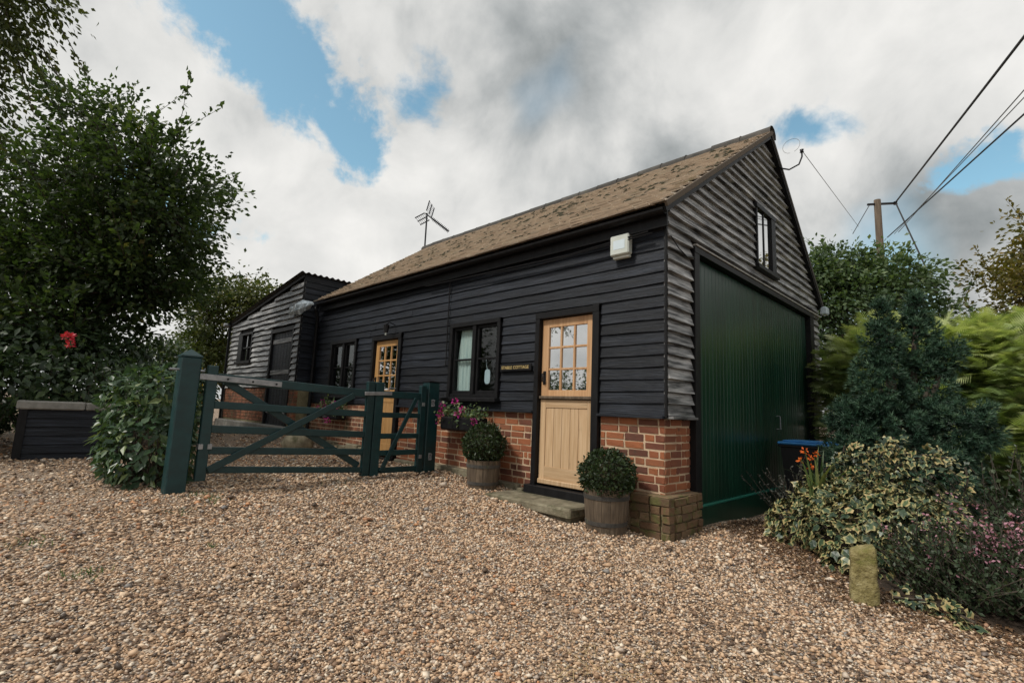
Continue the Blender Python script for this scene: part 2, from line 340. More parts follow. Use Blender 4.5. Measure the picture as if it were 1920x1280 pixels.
class MB:
    def __init__(s): s.v = []; s.f = []
    def add(s, V, F):
        n = len(s.v); s.v += [tuple(p) for p in V]; s.f += [tuple(i + n for i in f) for f in F]; return s
    def box(s, x0, x1, y0, y1, z0, z1, c=0.0, M=None):
        if c <= 0:
            V = [(x, y, z) for x in (x0, x1) for y in (y0, y1) for z in (z0, z1)]
            F = [(0, 1, 3, 2), (4, 6, 7, 5), (0, 4, 5, 1), (2, 3, 7, 6), (0, 2, 6, 4), (1, 5, 7, 3)]
        else:
            bm = bmesh.new(); bmesh.ops.create_cube(bm, size=1)
            for v in bm.verts:
                v.co = Vector(((x0 + x1) / 2 + v.co.x * (x1 - x0), (y0 + y1) / 2 + v.co.y * (y1 - y0), (z0 + z1) / 2 + v.co.z * (z1 - z0)))
            bmesh.ops.bevel(bm, geom=list(bm.edges), offset=c, segments=1, affect='EDGES')
            bm.verts.index_update()
            V = [tuple(v.co) for v in bm.verts]; F = [tuple(v.index for v in f.verts) for f in bm.faces]; bm.free()
        if M is not None: V = [tuple(M @ Vector(p)) for p in V]
        return s.add(V, F)
    def bar(s, a, b, w, h, c=0.0, up=(0, 0, 1)):
        """a beam from a to b, w wide, h high"""
        a = Vector(a); b = Vector(b); d = b - a; L = d.length; d.normalize()
        u = Vector(up); sdir = d.cross(u); sdir.normalize(); u = sdir.cross(d)
        M = Matrix(((sdir.x, d.x, u.x, a.x), (sdir.y, d.y, u.y, a.y), (sdir.z, d.z, u.z, a.z), (0, 0, 0, 1)))
        return s.box(-w / 2, w / 2, 0, L, -h / 2, h / 2, c, M)
    def tube(s, pts, r, n=6, cap=True):
        pts = [Vector(p) for p in pts]; rs = r if isinstance(r, (list, tuple)) else [r] * len(pts)
        rings = []
        for i, p in enumerate(pts):
            d = (pts[min(i + 1, len(pts) - 1)] - pts[max(i - 1, 0)]).normalized()
            a = d.orthogonal().normalized() if i == 0 else (pa - pa.dot(d) * d).normalized()
            pa = a; b = d.cross(a)
            rings.append([p + (a * math.cos(2 * math.pi * k / n) + b * math.sin(2 * math.pi * k / n)) * rs[i] for k in range(n)])
        V = [tuple(q) for ring in rings for q in ring]; F = []
        for i in range(len(pts) - 1):
            for k in range(n):
                F.append((i * n + k, i * n + (k + 1) % n, (i + 1) * n + (k + 1) % n, (i + 1) * n + k))
        if cap: F += [tuple(range(n))[::-1], tuple((len(pts) - 1) * n + k for k in range(n))]
        return s.add(V, F)
    def lathe(s, prof, n=24, o=(0, 0, 0)):
        V = [(o[0] + r * math.cos(2 * math.pi * k / n), o[1] + r * math.sin(2 * math.pi * k / n), o[2] + z) for r, z in prof for k in range(n)]
        F = [(i * n + k, i * n + (k + 1) % n, (i + 1) * n + (k + 1) % n, (i + 1) * n + k) for i in range(len(prof) - 1) for k in range(n)]
        return s.add(V, F)
    def build(s, name, material, parent=None, origin=None, smoothf=False, kind=None):
        me = bpy.data.meshes.new(name); me.from_pydata(s.v, [], s.f); me.update()
        return link(name, me, material, parent, origin, smoothf, kind)
def bulk(name, V, F, material, parent=None, origin=None, smoothf=False, kind=None, attrs=None):
    me = bpy.data.meshes.new(name); V = np.asarray(V, np.float32); F = np.asarray(F, np.int32)
    n, k = F.shape
    me.vertices.add(len(V)); me.vertices.foreach_set('co', V.ravel())
    me.loops.add(n * k); me.loops.foreach_set('vertex_index', F.ravel())
    me.polygons.add(n); me.polygons.foreach_set('loop_start', np.arange(0, n * k, k, dtype=np.int32))
    me.update(calc_edges=True)
    for an, av in (attrs or {}).items():
        a = me.attributes.new(an, 'FLOAT', 'POINT'); a.data.foreach_set('value', np.asarray(av, np.float32))
    return link(name, me, material, parent, origin, smoothf, kind)
def nrm(a):
    a = np.asarray(a, float); return a / np.maximum(np.linalg.norm(a, axis=-1, keepdims=True), 1e-9)
def frames(t, n):
    y = nrm(t); z = nrm(n - (n * y).sum(-1, keepdims=True) * y); return np.cross(y, z), y, z
def scatter(TV, TF, pos, t, n, size):
    TV = np.asarray(TV, float); TF = np.asarray(TF, int)
    x, y, z = frames(t, n); size = np.broadcast_to(np.asarray(size, float), (len(pos),))[:, None, None]
    V = pos[:, None, :] + size * (TV[None, :, 0, None] * x[:, None, :] + TV[None, :, 1, None] * y[:, None, :] + TV[None, :, 2, None] * z[:, None, :])
    F = TF[None] + (np.arange(len(pos)) * len(TV))[:, None, None]
    return V.reshape(-1, 3), F.reshape(-1, TF.shape[1])
def unit(n): return nrm(rng.normal(size=(n, 3)))
OVATE = ([(0, 0, 0), (-.27, .42, .07), (0, .5, -.03), (.27, .42, .07), (0, 1, -.08)], [(0, 2, 1), (0, 3, 2), (1, 2, 4), (2, 3, 4)])
SIMPLE = ([(0, 0, 0), (-.30, .5, .08), (0, 1, -.04), (.30, .5, .08)], [(0, 2, 1), (0, 3, 2)])
IVY = ([(0, .35, 0), (0, -.02, -.02), (-.34, .06, .0), (-.46, .42, -.05), (-.2, .55, .03), (0, 1, -.08), (.2, .55, .03), (.46, .42, -.05), (.34, .06, .0)],
       [(0, 1, 2)[::-1], (0, 3, 2), (0, 4, 3), (0, 5, 4), (0, 6, 5), (0, 7, 6), (0, 8, 7), (0, 1, 8)[::-1]])

# ------------------------------------------------------------------ ground
GP = np.array([(0.1, -.15, 0.0), (.3, .5, .02), (.1, 2.5, -.05), (.1, 5, -.05), (-.75, -.45, .06), (-1.6, -.55, .14), (-2.3, -.3, .20), (-3.35, -.05, .26), (-3.3, -3.2, .21),
               (-3.3, -1.2, .235), (-5, -.2, .25), (-6.5, -.2, .30), (-8.3, -.5, .42), (-10, -.7, .45), (-12, -.8, .42), (-7, -3.8, .20), (-9, -3.5, .27), (-5.2, -2.2, .24),
               (-4.2, -3.9, .18), (.8, -2.8, -.03), (0, -4, 0.0), (2.4, -4.5, -.06), (1.6, -.4, -.03), (3, -.3, -.05), (3.2, -2.5, -.06), (-1.2, -3.4, .06), (-1.3, -1.8, .07),
               (5, 3, -.05), (2, 5, -.02), (-2, -7, .05), (6, -6, -.05), (-8, -8, .2), (-15, -3, .35), (-4, 8, .1), (-14, 6, .3), (0, 14, 0)])
def gz(x, y):
    x = np.asarray(x, float); y = np.asarray(y, float)
    d2 = (x[..., None] - GP[:, 0]) ** 2 + (y[..., None] - GP[:, 1]) ** 2
    w = 1.0 / (d2 + .12) ** 1.7
    return (w * GP[:, 2]).sum(-1) / w.sum(-1)
def gzf(x, y): return float(gz(np.array([x]), np.array([y]))[0])
near = np.arange(-16, 8.01, .25); far = np.array([-900, -300, -120, -60, -35, -22])
gx = np.concatenate([far, near, [12, 25, 50, 120, 300, 900]])
gy = np.concatenate([[-900, -300, -120, -60, -30, -18, -12], np.arange(-8, 16.01, .25), [20, 30, 50, 120, 300, 900]])
XX, YY = np.meshgrid(gx, gy, indexing='ij'); ZZ = gz(XX.ravel(), YY.ravel())
nx, ny = len(gx), len(gy)
ii, jj = np.meshgrid(np.arange(nx - 1), np.arange(ny - 1), indexing='ij'); b0 = (ii * ny + jj).ravel()
bulk('ground', np.stack([XX.ravel(), YY.ravel(), ZZ], -1), np.stack([b0, b0 + ny, b0 + ny + 1, b0 + 1], -1), 'gravel_ground', smoothf=True, kind='structure')

BED = np.array([(.42, 1.75), (.62, 1.05), (1.0, .62), (1.36, .18), (1.78, -.18), (2.3, -.2), (3.2, -.3), (6.5, -.4), (6.5, 9), (.25, 9), (.25, 3.3), (.34, 2.4)])
def in_poly(x, y, poly):
    c = np.zeros(len(x), bool); n = len(poly)
    for i in range(n):
        (xa, ya), (xb, yb) = poly[i], poly[(i + 1) % n]
        if ya != yb:
            c ^= ((ya > y) != (yb > y)) & (x < (xb - xa) * (y - ya) / (yb - ya) + xa)
    return c
def flower_bed():
    cx, cy = 3.2, 3.4; V = []; F = []
    pts = []
    for i in range(len(BED)):
        a, b = BED[i], BED[(i + 1) % len(BED)]
        k = max(1, int(np.linalg.norm(b - a) / .2))
        for j in range(k):
            p = a + (b - a) * j / k; pts.append(p + rng.normal(0, .02, 2))
    n = len(pts); rings = [(1.0, -.015), (.975, .02), (.9, .05), (.6, .09), (.3, .1)]
    for s, h in rings:
        for p in pts:
            x, y = cx + (p[0] - cx) * s, cy + (p[1] - cy) * s; V.append((x, y, gzf(x, y) + h + (rng.normal(0, .008) if s < 1 else 0)))
    for r_ in range(len(rings) - 1):
        for k in range(n): F.append((r_ * n + k, r_ * n + (k + 1) % n, (r_ + 1) * n + (k + 1) % n, (r_ + 1) * n + k))
    V.append((cx, cy, gzf(cx, cy) + .1)); F += [((len(rings) - 1) * n + k, (len(rings) - 1) * n + (k + 1) % n, len(V) - 1) for k in range(n)]
    o = MB().add(V, F).build('flower_bed', 'soil', smoothf=True); tag(o, kind='structure')
flower_bed()

# ------------------------------------------------------------------ cottage
ZB = 1.13                      # underside of the weatherboarding
EAVE_Y, EAVE_Z, RIDGE_Y, RIDGE_Z, BACK_Y, BACK_Z = -.157, 3.18, 3.05, 5.36, 5.53, 3.17
XL = -8.02
cot = thing('cottage', (-4, 2.7, 0.1), 'black weatherboarded cottage with red brick base, tiled roof and green garage door', 'cottage')

def roof_z(y):
    return EAVE_Z + (y - EAVE_Y) * (RIDGE_Z - EAVE_Z) / (RIDGE_Y - EAVE_Y) if y <= RIDGE_Y else BACK_Z + (BACK_Y - y) * (RIDGE_Z - BACK_Z) / (BACK_Y - RIDGE_Y)
def roof_y(z, side):
    if side == 0: return EAVE_Y + (z - EAVE_Z) * (RIDGE_Y - EAVE_Y) / (RIDGE_Z - EAVE_Z)
    return BACK_Y - (z - BACK_Z) * (BACK_Y - RIDGE_Y) / (RIDGE_Z - BACK_Z)

PROF = [(.030, 0.0), (.010, 0.0), (-.002, .148), (.009, .148)]     # (outwards, up) of one feather-edged board
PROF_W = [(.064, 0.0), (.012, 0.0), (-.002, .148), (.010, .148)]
def board(parent, to_world, a0, a1, z0, material, cut=None, amp=.0035):
    """one weatherboard; to_world(a, n, z); cut = (a0 at top, a1 at top) for raking ends"""
    L = a1 - a0
    if L < .04: return
    k = max(2, int(L / .3) + 1); V = []; F = []
    sag = [random.gauss(0, amp) for _ in range(k)]; bul = [random.gauss(0, .0022) for _ in range(k)]
    tilt = random.gauss(0, .002)
    for i in range(k):
        t = i / (k - 1)
        for j, (n, h) in enumerate(PROF_W if material == 'worn_skylit_boards' else PROF):
            if cut: a = (a0 + L * t) * (1 - h / .148) + (cut[0] + (cut[1] - cut[0]) * t) * (h / .148)
            else: a = a0 + L * t
            z = z0 + h + (sag[i] + tilt * (t - .5) if j < 2 else 0)
            V.append(to_world(a, n + (bul[i] if j == 0 else 0), z))
    for i in range(k - 1):
        for j in range(4): F.append((i * 4 + j, i * 4 + (j + 1) % 4, i * 4 + 4 + (j + 1) % 4, i * 4 + 4 + j))
    F += [(3, 2, 1, 0), tuple((k - 1) * 4 + j for j in range(4))]
    MB().add(V, F).build('weatherboard', material, parent, origin=V[0])
def front_w(y0): return lambda a, n, z: (a, y0 - n, z)
def gable_w(x0): return lambda a, n, z: (x0 + n, a, z)

OPEN = [(-1.71, -.775, 0, 2.33), (-3.39, -2.33, 1.24, 2.33), (-5.62, -4.69, 0, 2.33), (-7.22, -6.18, 1.24, 2.33)]
def free_spans(a0, a1, z0, z1, holes):
    spans = [(a0, a1)]
    for h0, h1, hz0, hz1 in holes:
        if hz1 > z0 + .02 and hz0 < z1 - .02:
            ns = []
            for s0, s1 in spans:
                if h1 <= s0 or h0 >= s1: ns.append((s0, s1)); continue
                if h0 > s0: ns.append((s0, h0))
                if h1 < s1: ns.append((h1, s1))
            spans = ns
    return spans
i = 0
while ZB + .12 * i < 3.08:
    z0 = ZB + .12 * i
    for s0, s1 in free_spans(XL, -.012, z0, z0 + .12, OPEN):
        cuts = [s0]
        if s1 - s0 > 3.6:
            cuts.append(random.choice((-3.47, -2.2 - random.random(), -4.4 - random.random(), -5.6)))
            if cuts[1] > s0 + 4: cuts.insert(1, cuts[1] - 2.3 - random.random())
        cuts.append(s1); cuts = sorted(c for c in cuts if s0 <= c <= s1)
        for c0, c1 in zip(cuts[:-1], cuts[1:]):
            board(cot, front_w(.03), c0 + (.0015 if c0 > s0 else 0), c1 - .0015, z0, 'black_boards')
    i += 1
GWIN = (2.456, 3.194, 3.19, 4.10)
i = 0
while ZB + .12 * i < RIDGE_Z - .2:
    z0 = ZB + .12 * i; z1 = z0 + .148
    def lim(z): return max(.012, roof_y(z + .05, 0)), min(5.47, roof_y(z + .05, 1))
    l0, l1 = lim(z0), lim(z1)
    if l1[1] - l1[0] < .05: break
    holes = [(.545, 5.06, 0, 3.0), GWIN]
    for s0, s1 in free_spans(l0[0], l0[1], z0, z0 + .12, holes):
        c0 = l1[0] if s0 == l0[0] else s0
        c1 = l1[1] if s1 == l0[1] else s1
        if c1 - c0 > 3.4:
            m = random.uniform(c0 + 1.2, c1 - 1.2)
            if GWIN[2] - .2 < z0 < GWIN[3] + .1: m = None
        else: m = None
        if m:
            board(cot, gable_w(-.03), s0, m - .001, z0, 'worn_skylit_boards', (c0, m - .001)); board(cot, gable_w(-.03), m + .001, s1, z0, 'worn_skylit_boards', (m + .001, c1))
        else: board(cot, gable_w(-.03), s0, s1, z0, 'worn_skylit_boards', (c0, c1))
    i += 1

# walls behind the boarding, with the openings left free
w = MB()
def wall_front(x0, x1, z0, z1): w.box(x0, x1, .034, .14, z0, z1)
xs = [XL, -7.22, -6.18, -5.62, -4.69, -3.39, -2.33, -1.71, -.775, -.14]
wall_front(XL, -.14, 2.33, 3.12)
for a, b in ((XL, -7.22), (-6.18, -5.62), (-4.69, -3.39), (-2.33, -1.71), (-.775, -.14)): wall_front(a, b, 1.0, 2.33)
for a, b in ((-7.22, -6.18), (-3.39, -2.33)): wall_front(a, b, 1.0, 1.24)
def gable_poly(x0, x1):
    # upper gable around the window as quads in y
    ys = [0.0, .8, 1.6, GWIN[0], RIDGE_Y, GWIN[1], 4.0, 4.8, 5.44]
    for a, b in zip(ys[:-1], ys[1:]):
        za, zb = roof_z(a) - .09, roof_z(b) - .09
        bands = [(3.0, None)] if not (a >= GWIN[0] - .01 and b <= GWIN[1] + .01) else [(3.0, GWIN[2]), (GWIN[3], None)]
        for lo, hi in bands:
            ta, tb = (za, zb) if hi is None else (hi, hi)
            V = [(x, y, z) for x in (x0, x1) for (y, z) in ((a, lo), (b, lo), (b, tb), (a, ta))]
            w.add(V, [(0, 1, 2, 3), (7, 6, 5, 4), (0, 4, 5, 1), (2, 6, 7, 3), (1, 5, 6, 2), (0, 3, 7, 4)])
gable_poly(-.14, -.034)
w.box(-.14, -.034, .034, .545, 1.0, 3.0); w.box(-.14, -.034, 5.06, 5.44, 0, 3.0)
w.box(XL, -.14, 5.30, 5.44, 0, 3.12)
for a, b in ((.14, RIDGE_Y), (RIDGE_Y, 5.30)):
    za, zb = roof_z(a) - .09, roof_z(b) - .09
    V = [(x, y, z) for x in (XL, XL + .14) for (y, z) in ((a, 0), (b, 0), (b, zb), (a, za))]
    w.add(V, [(0, 1, 2, 3), (7, 6, 5, 4), (0, 4, 5, 1), (2, 6, 7, 3), (1, 5, 6, 2), (0, 3, 7, 4)])
w.build('wall', 'sheathing', cot)
# corner strip and raking boards
MB().box(-.013, .012, -.012, .013, ZB - .02, 3.1, .003).build('corner_board', 'black_trim', cot)
sk = MB()
sk.box(-.775, -.012, -.052, .03, ZB - .028, ZB + .0, .004)
sk.build('drip_board', 'black_boards', cot)
MB().box(-.03, .070, .014, .545, ZB - .028, ZB, .004).build('drip_board', 'worn_skylit_boards', cot)
MB().box(-4.69, -1.71, -.05, .03, ZB - .026, ZB, .004).build('drip_board', 'black_boards', cot)

# ---- brickwork
def brick_mesh(L, H, D, name, c=.006, j=.003):
    mb = MB().box(-L / 2, L / 2, -D / 2, D / 2, -H / 2, H / 2, c)
    mb.v = [tuple(np.array(p) + rng.normal(0, j, 3)) for p in mb.v]
    me = bpy.data.meshes.new(name); me.from_pydata(mb.v, [], mb.f); me.update(); return me
BR = {}
for kind_, L in (('s', .213), ('h', .102), ('c', .055)):
    for m_ in ('brick', 'mossy_brick'):
        BR[kind_, m_] = [brick_mesh(L, .064, .1, 'brick') for _ in range(4)]
        for me in BR[kind_, m_]: me.materials.append(MAT[m_])
LEN = {'s': .213, 'h': .102, 'c': .055}
COURSE = .0775
def brick_face(parent, a0, a1, zlow, ztop, put, material, rows_low=None, joint=.013):
    """lay bricks from ztop down; zlow(a) = lowest z wanted at a"""
    r_ = 0; z = ztop - .04
    while z > zlow(a0) - .05 or z > zlow(a1) - .05:
        a = a0; first = True
        seq = []
        while a < a1 - .02:
            if first: k = ('h', 's', 'c', 's', 'h')[r_ % 5] if random.random() < .8 else random.choice('shc')
            else: k = random.choices('shc', (.55, .38, .07))[0]
            first = False
            L = LEN[k]
            rem = a1 - a
            if rem < L + .03: L = rem - .001
            sx = L / LEN[k]
            zz = z + random.gauss(0, .0015)
            mid = a + L / 2
            if zz > zlow(mid) - .035 and L > .02: seq.append((k, mid, zz, sx))
            a += L + joint * random.uniform(.8, 1.25)
        for k, mid, zz, sx in seq:
            put(parent, random.choice(BR[k, material]), mid, zz, sx)
        z -= COURSE; r_ += 1
def put_front(y): 
    def f(p, me, a, z, sx): place('brick', me, p, (a, y + .05 - .001 * random.random() * 4, z), (0, random.gauss(0, .006), random.gauss(0, .006)), (sx, 1, 1))
    return f
def put_side(x):
    def f(p, me, a, z, sx): place('brick', me, p, (x - .05 + .001 * random.random() * 4, a, z), (random.gauss(0, .006), 0, math.pi / 2 + random.gauss(0, .006)), (sx, 1, 1))
    return f
# right pier by the corner
def mortar(name, boxes, material='mortar', parent=cot):
    m_ = MB()
    for b in boxes: m_.box(*b)
    return m_.build(name, material, parent)
pier = mortar('brick_pier', [(-.768, -.042, .0265, .5, -.3, 1.104), (-.3, -.0285, .0275, .54, -.3, 1.1)])
brick_face(pier, -.762, -.028, lambda a: .38 if a > -.32 else .25, 1.105, put_front(.022), 'brick')
brick_face(pier, .03, .548, lambda a: .38, 1.105, put_side(-.024), 'brick')
plinth = mortar('pier_base', [(-.31, .078, -.088, .53, -.3, .34)], 'mossy_mortar')
def base_face():
    for r_ in range(6):
        z = .345 - r_ * .076; off = .028 if r_ < 3 else .0
        a = -.33
        while a < .085:
            k = random.choice('sh'); L = min(LEN[k], .088 - a)
            if L > .03: place('brick', random.choice(BR[k, 'mossy_brick']), plinth, (a + L / 2, -.052 - off * .3 + random.gauss(0, .004), z + random.gauss(0, .003)), (random.gauss(0, .02), random.gauss(0, .02), random.gauss(0, .02)), (L / LEN[k], 1.05, 1.06))
            a += L + .012
        a = -.0
        while a < .56:
            k = random.choice('sh'); L = min(LEN[k], .56 - a)
            if L > .03: place('brick', random.choice(BR[k, 'mossy_brick']), plinth, (.048 + random.gauss(0, .004), a + L / 2, z + random.gauss(0, .003)), (random.gauss(0, .02), random.gauss(0, .02), math.pi / 2), (L / LEN[k], 1.05, 1.06))
            a += L + .012
base_face()
# sloping moss-grown cap of the base
MB().box(-.31, .075, -.085, .53, .372, .392, .01).build('coping', 'mossy_brick', cot)
panel = mortar('brick_wall', [(-4.66, -1.715, .0265, .14, -.2, 1.104)])
brick_face(panel, -4.66, -1.722, lambda a: .26 if a < -2 else .22, 1.105, put_front(.022), 'brick')
far_panel = mortar('brick_wall', [(XL, -5.63, .0235, .14, -.2, 1.104)])
fv = MB()
zz = 1.07
while zz > .3:
    a = XL
    while a < -5.66:
        L = min(random.choice((.213, .213, .102)), -5.65 - a)
        fv.box(a, a + L, .018 + random.random() * .004, .10, zz - .032, zz + .032, .005); a += L + .013
    zz -= COURSE
fv.build('brickwork', 'old_brick', far_panel, kind='stuff')
# low stone footing along the front
ft = MB()
a = -4.6
while a < -1.85:
    L = random.uniform(.22, .5)
    ft.box(a, min(a + L, -1.8), -.045 - random.random() * .03, .04, .05, gzf(a, -.05) + random.uniform(.05, .09), .012); a += L + .012
ft.build('footing', 'stone', cot)
ft = MB(); a = XL
while a < -5.7:
    L = random.uniform(.25, .5); ft.box(a, min(a + L, -5.66), -.045 - random.random() * .03, .04, .05, gzf(a, -.05) + random.uniform(.06, .12), .012); a += L + .012
ft.build('footing', 'stone', cot)

# ---- roof
rf = MB()
T = .05
def slab(quad, th):
    q_ = [Vector(p) for p in quad]; n = (q_[1] - q_[0]).cross(q_[3] - q_[0]).normalized() * th
    rf.add([tuple(p) for p in q_] + [tuple(p - n) for p in q_], [(0, 1, 2, 3), (7, 6, 5, 4), (0, 4, 5, 1), (1, 5, 6, 2), (2, 6, 7, 3), (3, 7, 4, 0)])
XE, XR = -7.80, -8.50
slab([(XE, EAVE_Y, EAVE_Z - .02), (.08, EAVE_Y, EAVE_Z - .02), (.08, RIDGE_Y, RIDGE_Z - .02), (XR, RIDGE_Y, RIDGE_Z - .02)], T)
slab([(.08, BACK_Y, BACK_Z - .02), (XE, BACK_Y, BACK_Z - .02), (XR, RIDGE_Y, RIDGE_Z - .02), (.08, RIDGE_Y, RIDGE_Z - .02)], T)
roof = rf.build('roof', 'black_trim', cot)
def tiles(ya, za, yb, zb, name, xr=.10):
    sl_ = Vector((0, yb - ya, zb - za)); Ls = sl_.length; sl_.normalize()
    nn = Vector((0, -sl_.z, sl_.y)) if yb > ya else Vector((0, sl_.z, -sl_.y))
    rows = int(Ls / .115); V = []; F = []; RN = []
    for r_ in range(rows):
        s0 = r_ * Ls / rows - .015; x_l = XE + (XR - XE) * (r_ / rows) - .02
        x = xr - (.0825 if r_ % 2 else 0); drift = random.gauss(0, .003)
        first = True
        while x > x_l:
            wd = .165; x2 = max(x - wd + .004, x_l)
            if first and r_ % 2: pass
            lift = .043 + random.random() * .008; th = .017; jx = random.gauss(0, .002); js = random.gauss(0, .004) + drift
            crown = random.gauss(0, .0015)
            P0 = [(x + jx, s0 + js, lift), (x2 + jx, s0 + js + random.gauss(0, .002), lift + crown), (x2 + jx, s0 + js + .17, .004), (x + jx, s0 + js + .17, .004)]
            b0_ = len(V)
            for dz in (0, -th):
                for (px, s, h) in P0:
                    yv, zv = ya + sl_.y * s + nn.y * (h + dz), za + sl_.z * s + nn.z * (h + dz)
                    V.append((px, yv, zv))
            V += [V[b0_], V[b0_ + 1], V[b0_ + 5], V[b0_ + 4]]
            F += [(b0_, b0_ + 3, b0_ + 2, b0_ + 1), (b0_ + 8, b0_ + 9, b0_ + 10, b0_ + 11), (b0_ + 1, b0_ + 2, b0_ + 6, b0_ + 5), (b0_ + 3, b0_, b0_ + 4, b0_ + 7), (b0_ + 2, b0_ + 3, b0_ + 7, b0_ + 6)]
            RN += [min(1, max(.12, random.gauss(.52, .22)))] * 8 + [min(1, max(.2, random.gauss(.62, .2)))] * 4
            x -= wd; first = False
    bulk(name, V, F, 'tile', roof, kind='stuff', attrs={'rnd': RN})
tiles(EAVE_Y - .03, EAVE_Z, RIDGE_Y, RIDGE_Z, 'roof_tiles')
tiles(BACK_Y + .03, BACK_Z - .02, RIDGE_Y, RIDGE_Z - .02, 'roof_tiles', .06)
# moss cushions on the tiles
bm = bmesh.new(); bmesh.ops.create_icosphere(bm, subdivisions=1, radius=1); ICO_V = np.array([v.co[:] for v in bm.verts]); ICO_F = np.array([[v.index for v in f.verts] for f in bm.faces])
bmesh.ops.subdivide_edges(bm, edges=bm.edges, cuts=0); bm.free()
bm = bmesh.new(); bmesh.ops.create_icosphere(bm, subdivisions=2, radius=1); bm.verts.index_update(); ICO2_V = np.array([v.co[:] for v in bm.verts]); ICO2_F = np.array([[v.index for v in f.verts] for f in bm.faces]); bm.free()
def moss_cushions():
    V = []; F = []; n = 0; th = math.atan2(RIDGE_Z - EAVE_Z, RIDGE_Y - EAVE_Y)
    for c in range(400):
        x = -7.9 + 7.95 * random.random(); s = random.betavariate(1.6, 1.9)
        for k in range(random.choice((1, 1, 2, 3, 4))):
            xx = x + random.gauss(0, .06); ss = min(.985, max(.02, s + random.gauss(0, .022)))
            xx = min(.06, max(XE + (XR - XE) * ss + .05, xx))
            y = EAVE_Y + (RIDGE_Y - EAVE_Y) * ss; z = EAVE_Z + (RIDGE_Z - EAVE_Z) * ss
            r_ = random.uniform(.012, .040)
            v = ICO_V * np.array((r_ * random.uniform(.8, 1.6), r_ * random.uniform(.8, 1.3), r_ * .75)) * (1 + rng.normal(0, .14, (12, 1)))
            v = np.stack([v[:, 0], v[:, 1] * math.cos(th) - v[:, 2] * math.sin(th), v[:, 1] * math.sin(th) + v[:, 2] * math.cos(th)], -1)
            V.append(v + np.array((xx, y - .034 * math.sin(th), z + .042 * math.cos(th)))); F.append(ICO_F + n); n += 12
    bulk('moss', np.concatenate(V), np.concatenate(F), 'moss', roof, smoothf=True, kind='stuff')
moss_cushions()
# ridge tiles
def ridge_mesh():
    mb = MB(); n = 7
    prof = [(math.cos(a) * .125, math.sin(a) * .125 - .02) for a in np.linspace(R(200), R(-20), n)]
    V = [(x, p[0] * k, p[1] * k) for x, k in ((-.225, 1.0), (-.2, 1.0), (.2, .97), (.225, 1.06)) for p in prof]
    F = [(i_ * n + k, i_ * n + k + 1, (i_ + 1) * n + k + 1, (i_ + 1) * n + k) for i_ in range(3) for k in range(n - 1)]
    me = bpy.data.meshes.new('ridge_tile'); me.from_pydata(V, [], F); me.update(); me.materials.append(MAT['ridge'])
    me.polygons.foreach_set('use_smooth', [True] * len(me.polygons)); return me
rm = ridge_mesh(); x = -.12
while x > XR - .05:
    place('ridge_tile', rm, roof, (x, RIDGE_Y, RIDGE_Z - .005 + random.gauss(0, .004)), (0, random.gauss(0, .006), 0)); x -= .44
bar_ = MB()
for a, b in (((EAVE_Y, EAVE_Z), (RIDGE_Y, RIDGE_Z)), ((BACK_Y, BACK_Z), (RIDGE_Y, RIDGE_Z))):
    bar_.bar((.062, a[0], a[1] - .045), (.062, b[0], b[1] - .045), .024, .06, .003)
bar_.build('bargeboard', 'black_trim', cot)
MB().bar((.092, EAVE_Y - .02, EAVE_Z + .004), (.092, RIDGE_Y, RIDGE_Z + .004), .028, .058, .004).build('verge', 'tile', cot)
MB().bar((.075, BACK_Y + .02, BACK_Z - .005), (.075, RIDGE_Y, RIDGE_Z - .005), .03, .06, .004).build('verge', 'ridge', cot)
MB().box(XL + .2, .05, -.075, -.05, 3.0, 3.165, .003).build('fascia', 'black_trim', cot)
MB().box(XL + .2, -.013, -.05, .03, 3.085, 3.10).build('soffit', 'black_trim', cot)
g = MB(); n = 8
prof = [(-.135 + .055 * math.cos(a), 3.155 + .05 * math.sin(a)) for a in np.linspace(R(180), R(360), n)]
V = [(xx, p[0], p[1]) for xx in (XE + .02, .06) for p in prof] + [(xx, -.135 + (p[0] + .135) * .9, 3.155 + (p[1] - 3.155) * .9) for xx in (XE + .02, .06) for p in prof]
F = [(k, k + 1, n + k + 1, n + k) for k in range(n - 1)] + [(2 * n + k + 1, 2 * n + k, 3 * n + k, 3 * n + k + 1) for k in range(n - 1)] + [(0, n, 3 * n, 2 * n), (n - 1, 3 * n - 1, 4 * n - 1, 2 * n - 1)]
F += [(k, 2 * n + k, 2 * n + k + 1, k + 1) for k in range(n - 1)] + [(n + k, n + k + 1, 3 * n + k + 1, 3 * n + k) for k in range(n - 1)]
g.add(V, F); g.build('gutter', 'black_trim', cot)
MB().tube([(-7.84, -.135, 3.10), (-7.85, -.135, 3.02), (-7.9, -.06, 2.9), (-7.9, -.06, .45), (-7.9, -.10, .36)], .034, 10).build('downpipe', 'black_trim', cot, smoothf=True)
MB().tube([(-.15, -.085, 2.98), (-1.2, -.085, 2.93), (-2.4, -.085, 2.95), (-4.0, -.085, 2.98)], .010, 6).tube([(-.1, -.088, 2.955), (-1.6, -.088, 2.90), (-2.6, -.088, 2.93)], .007, 6).build('cable', 'black_trim', cot)
MB().tube([(-3.47, -.02, 3.0), (-3.465, -.022, 2.4), (-3.46, -.022, 1.72)], .009, 6).build('cable', 'black_trim', cot)
MB().tube([(.035, .03, 2.93), (.038, .2, 2.84), (.036, .38, 2.80), (.036, .55, 2.83)], .006, 6).build('cable', 'dark_metal', cot)

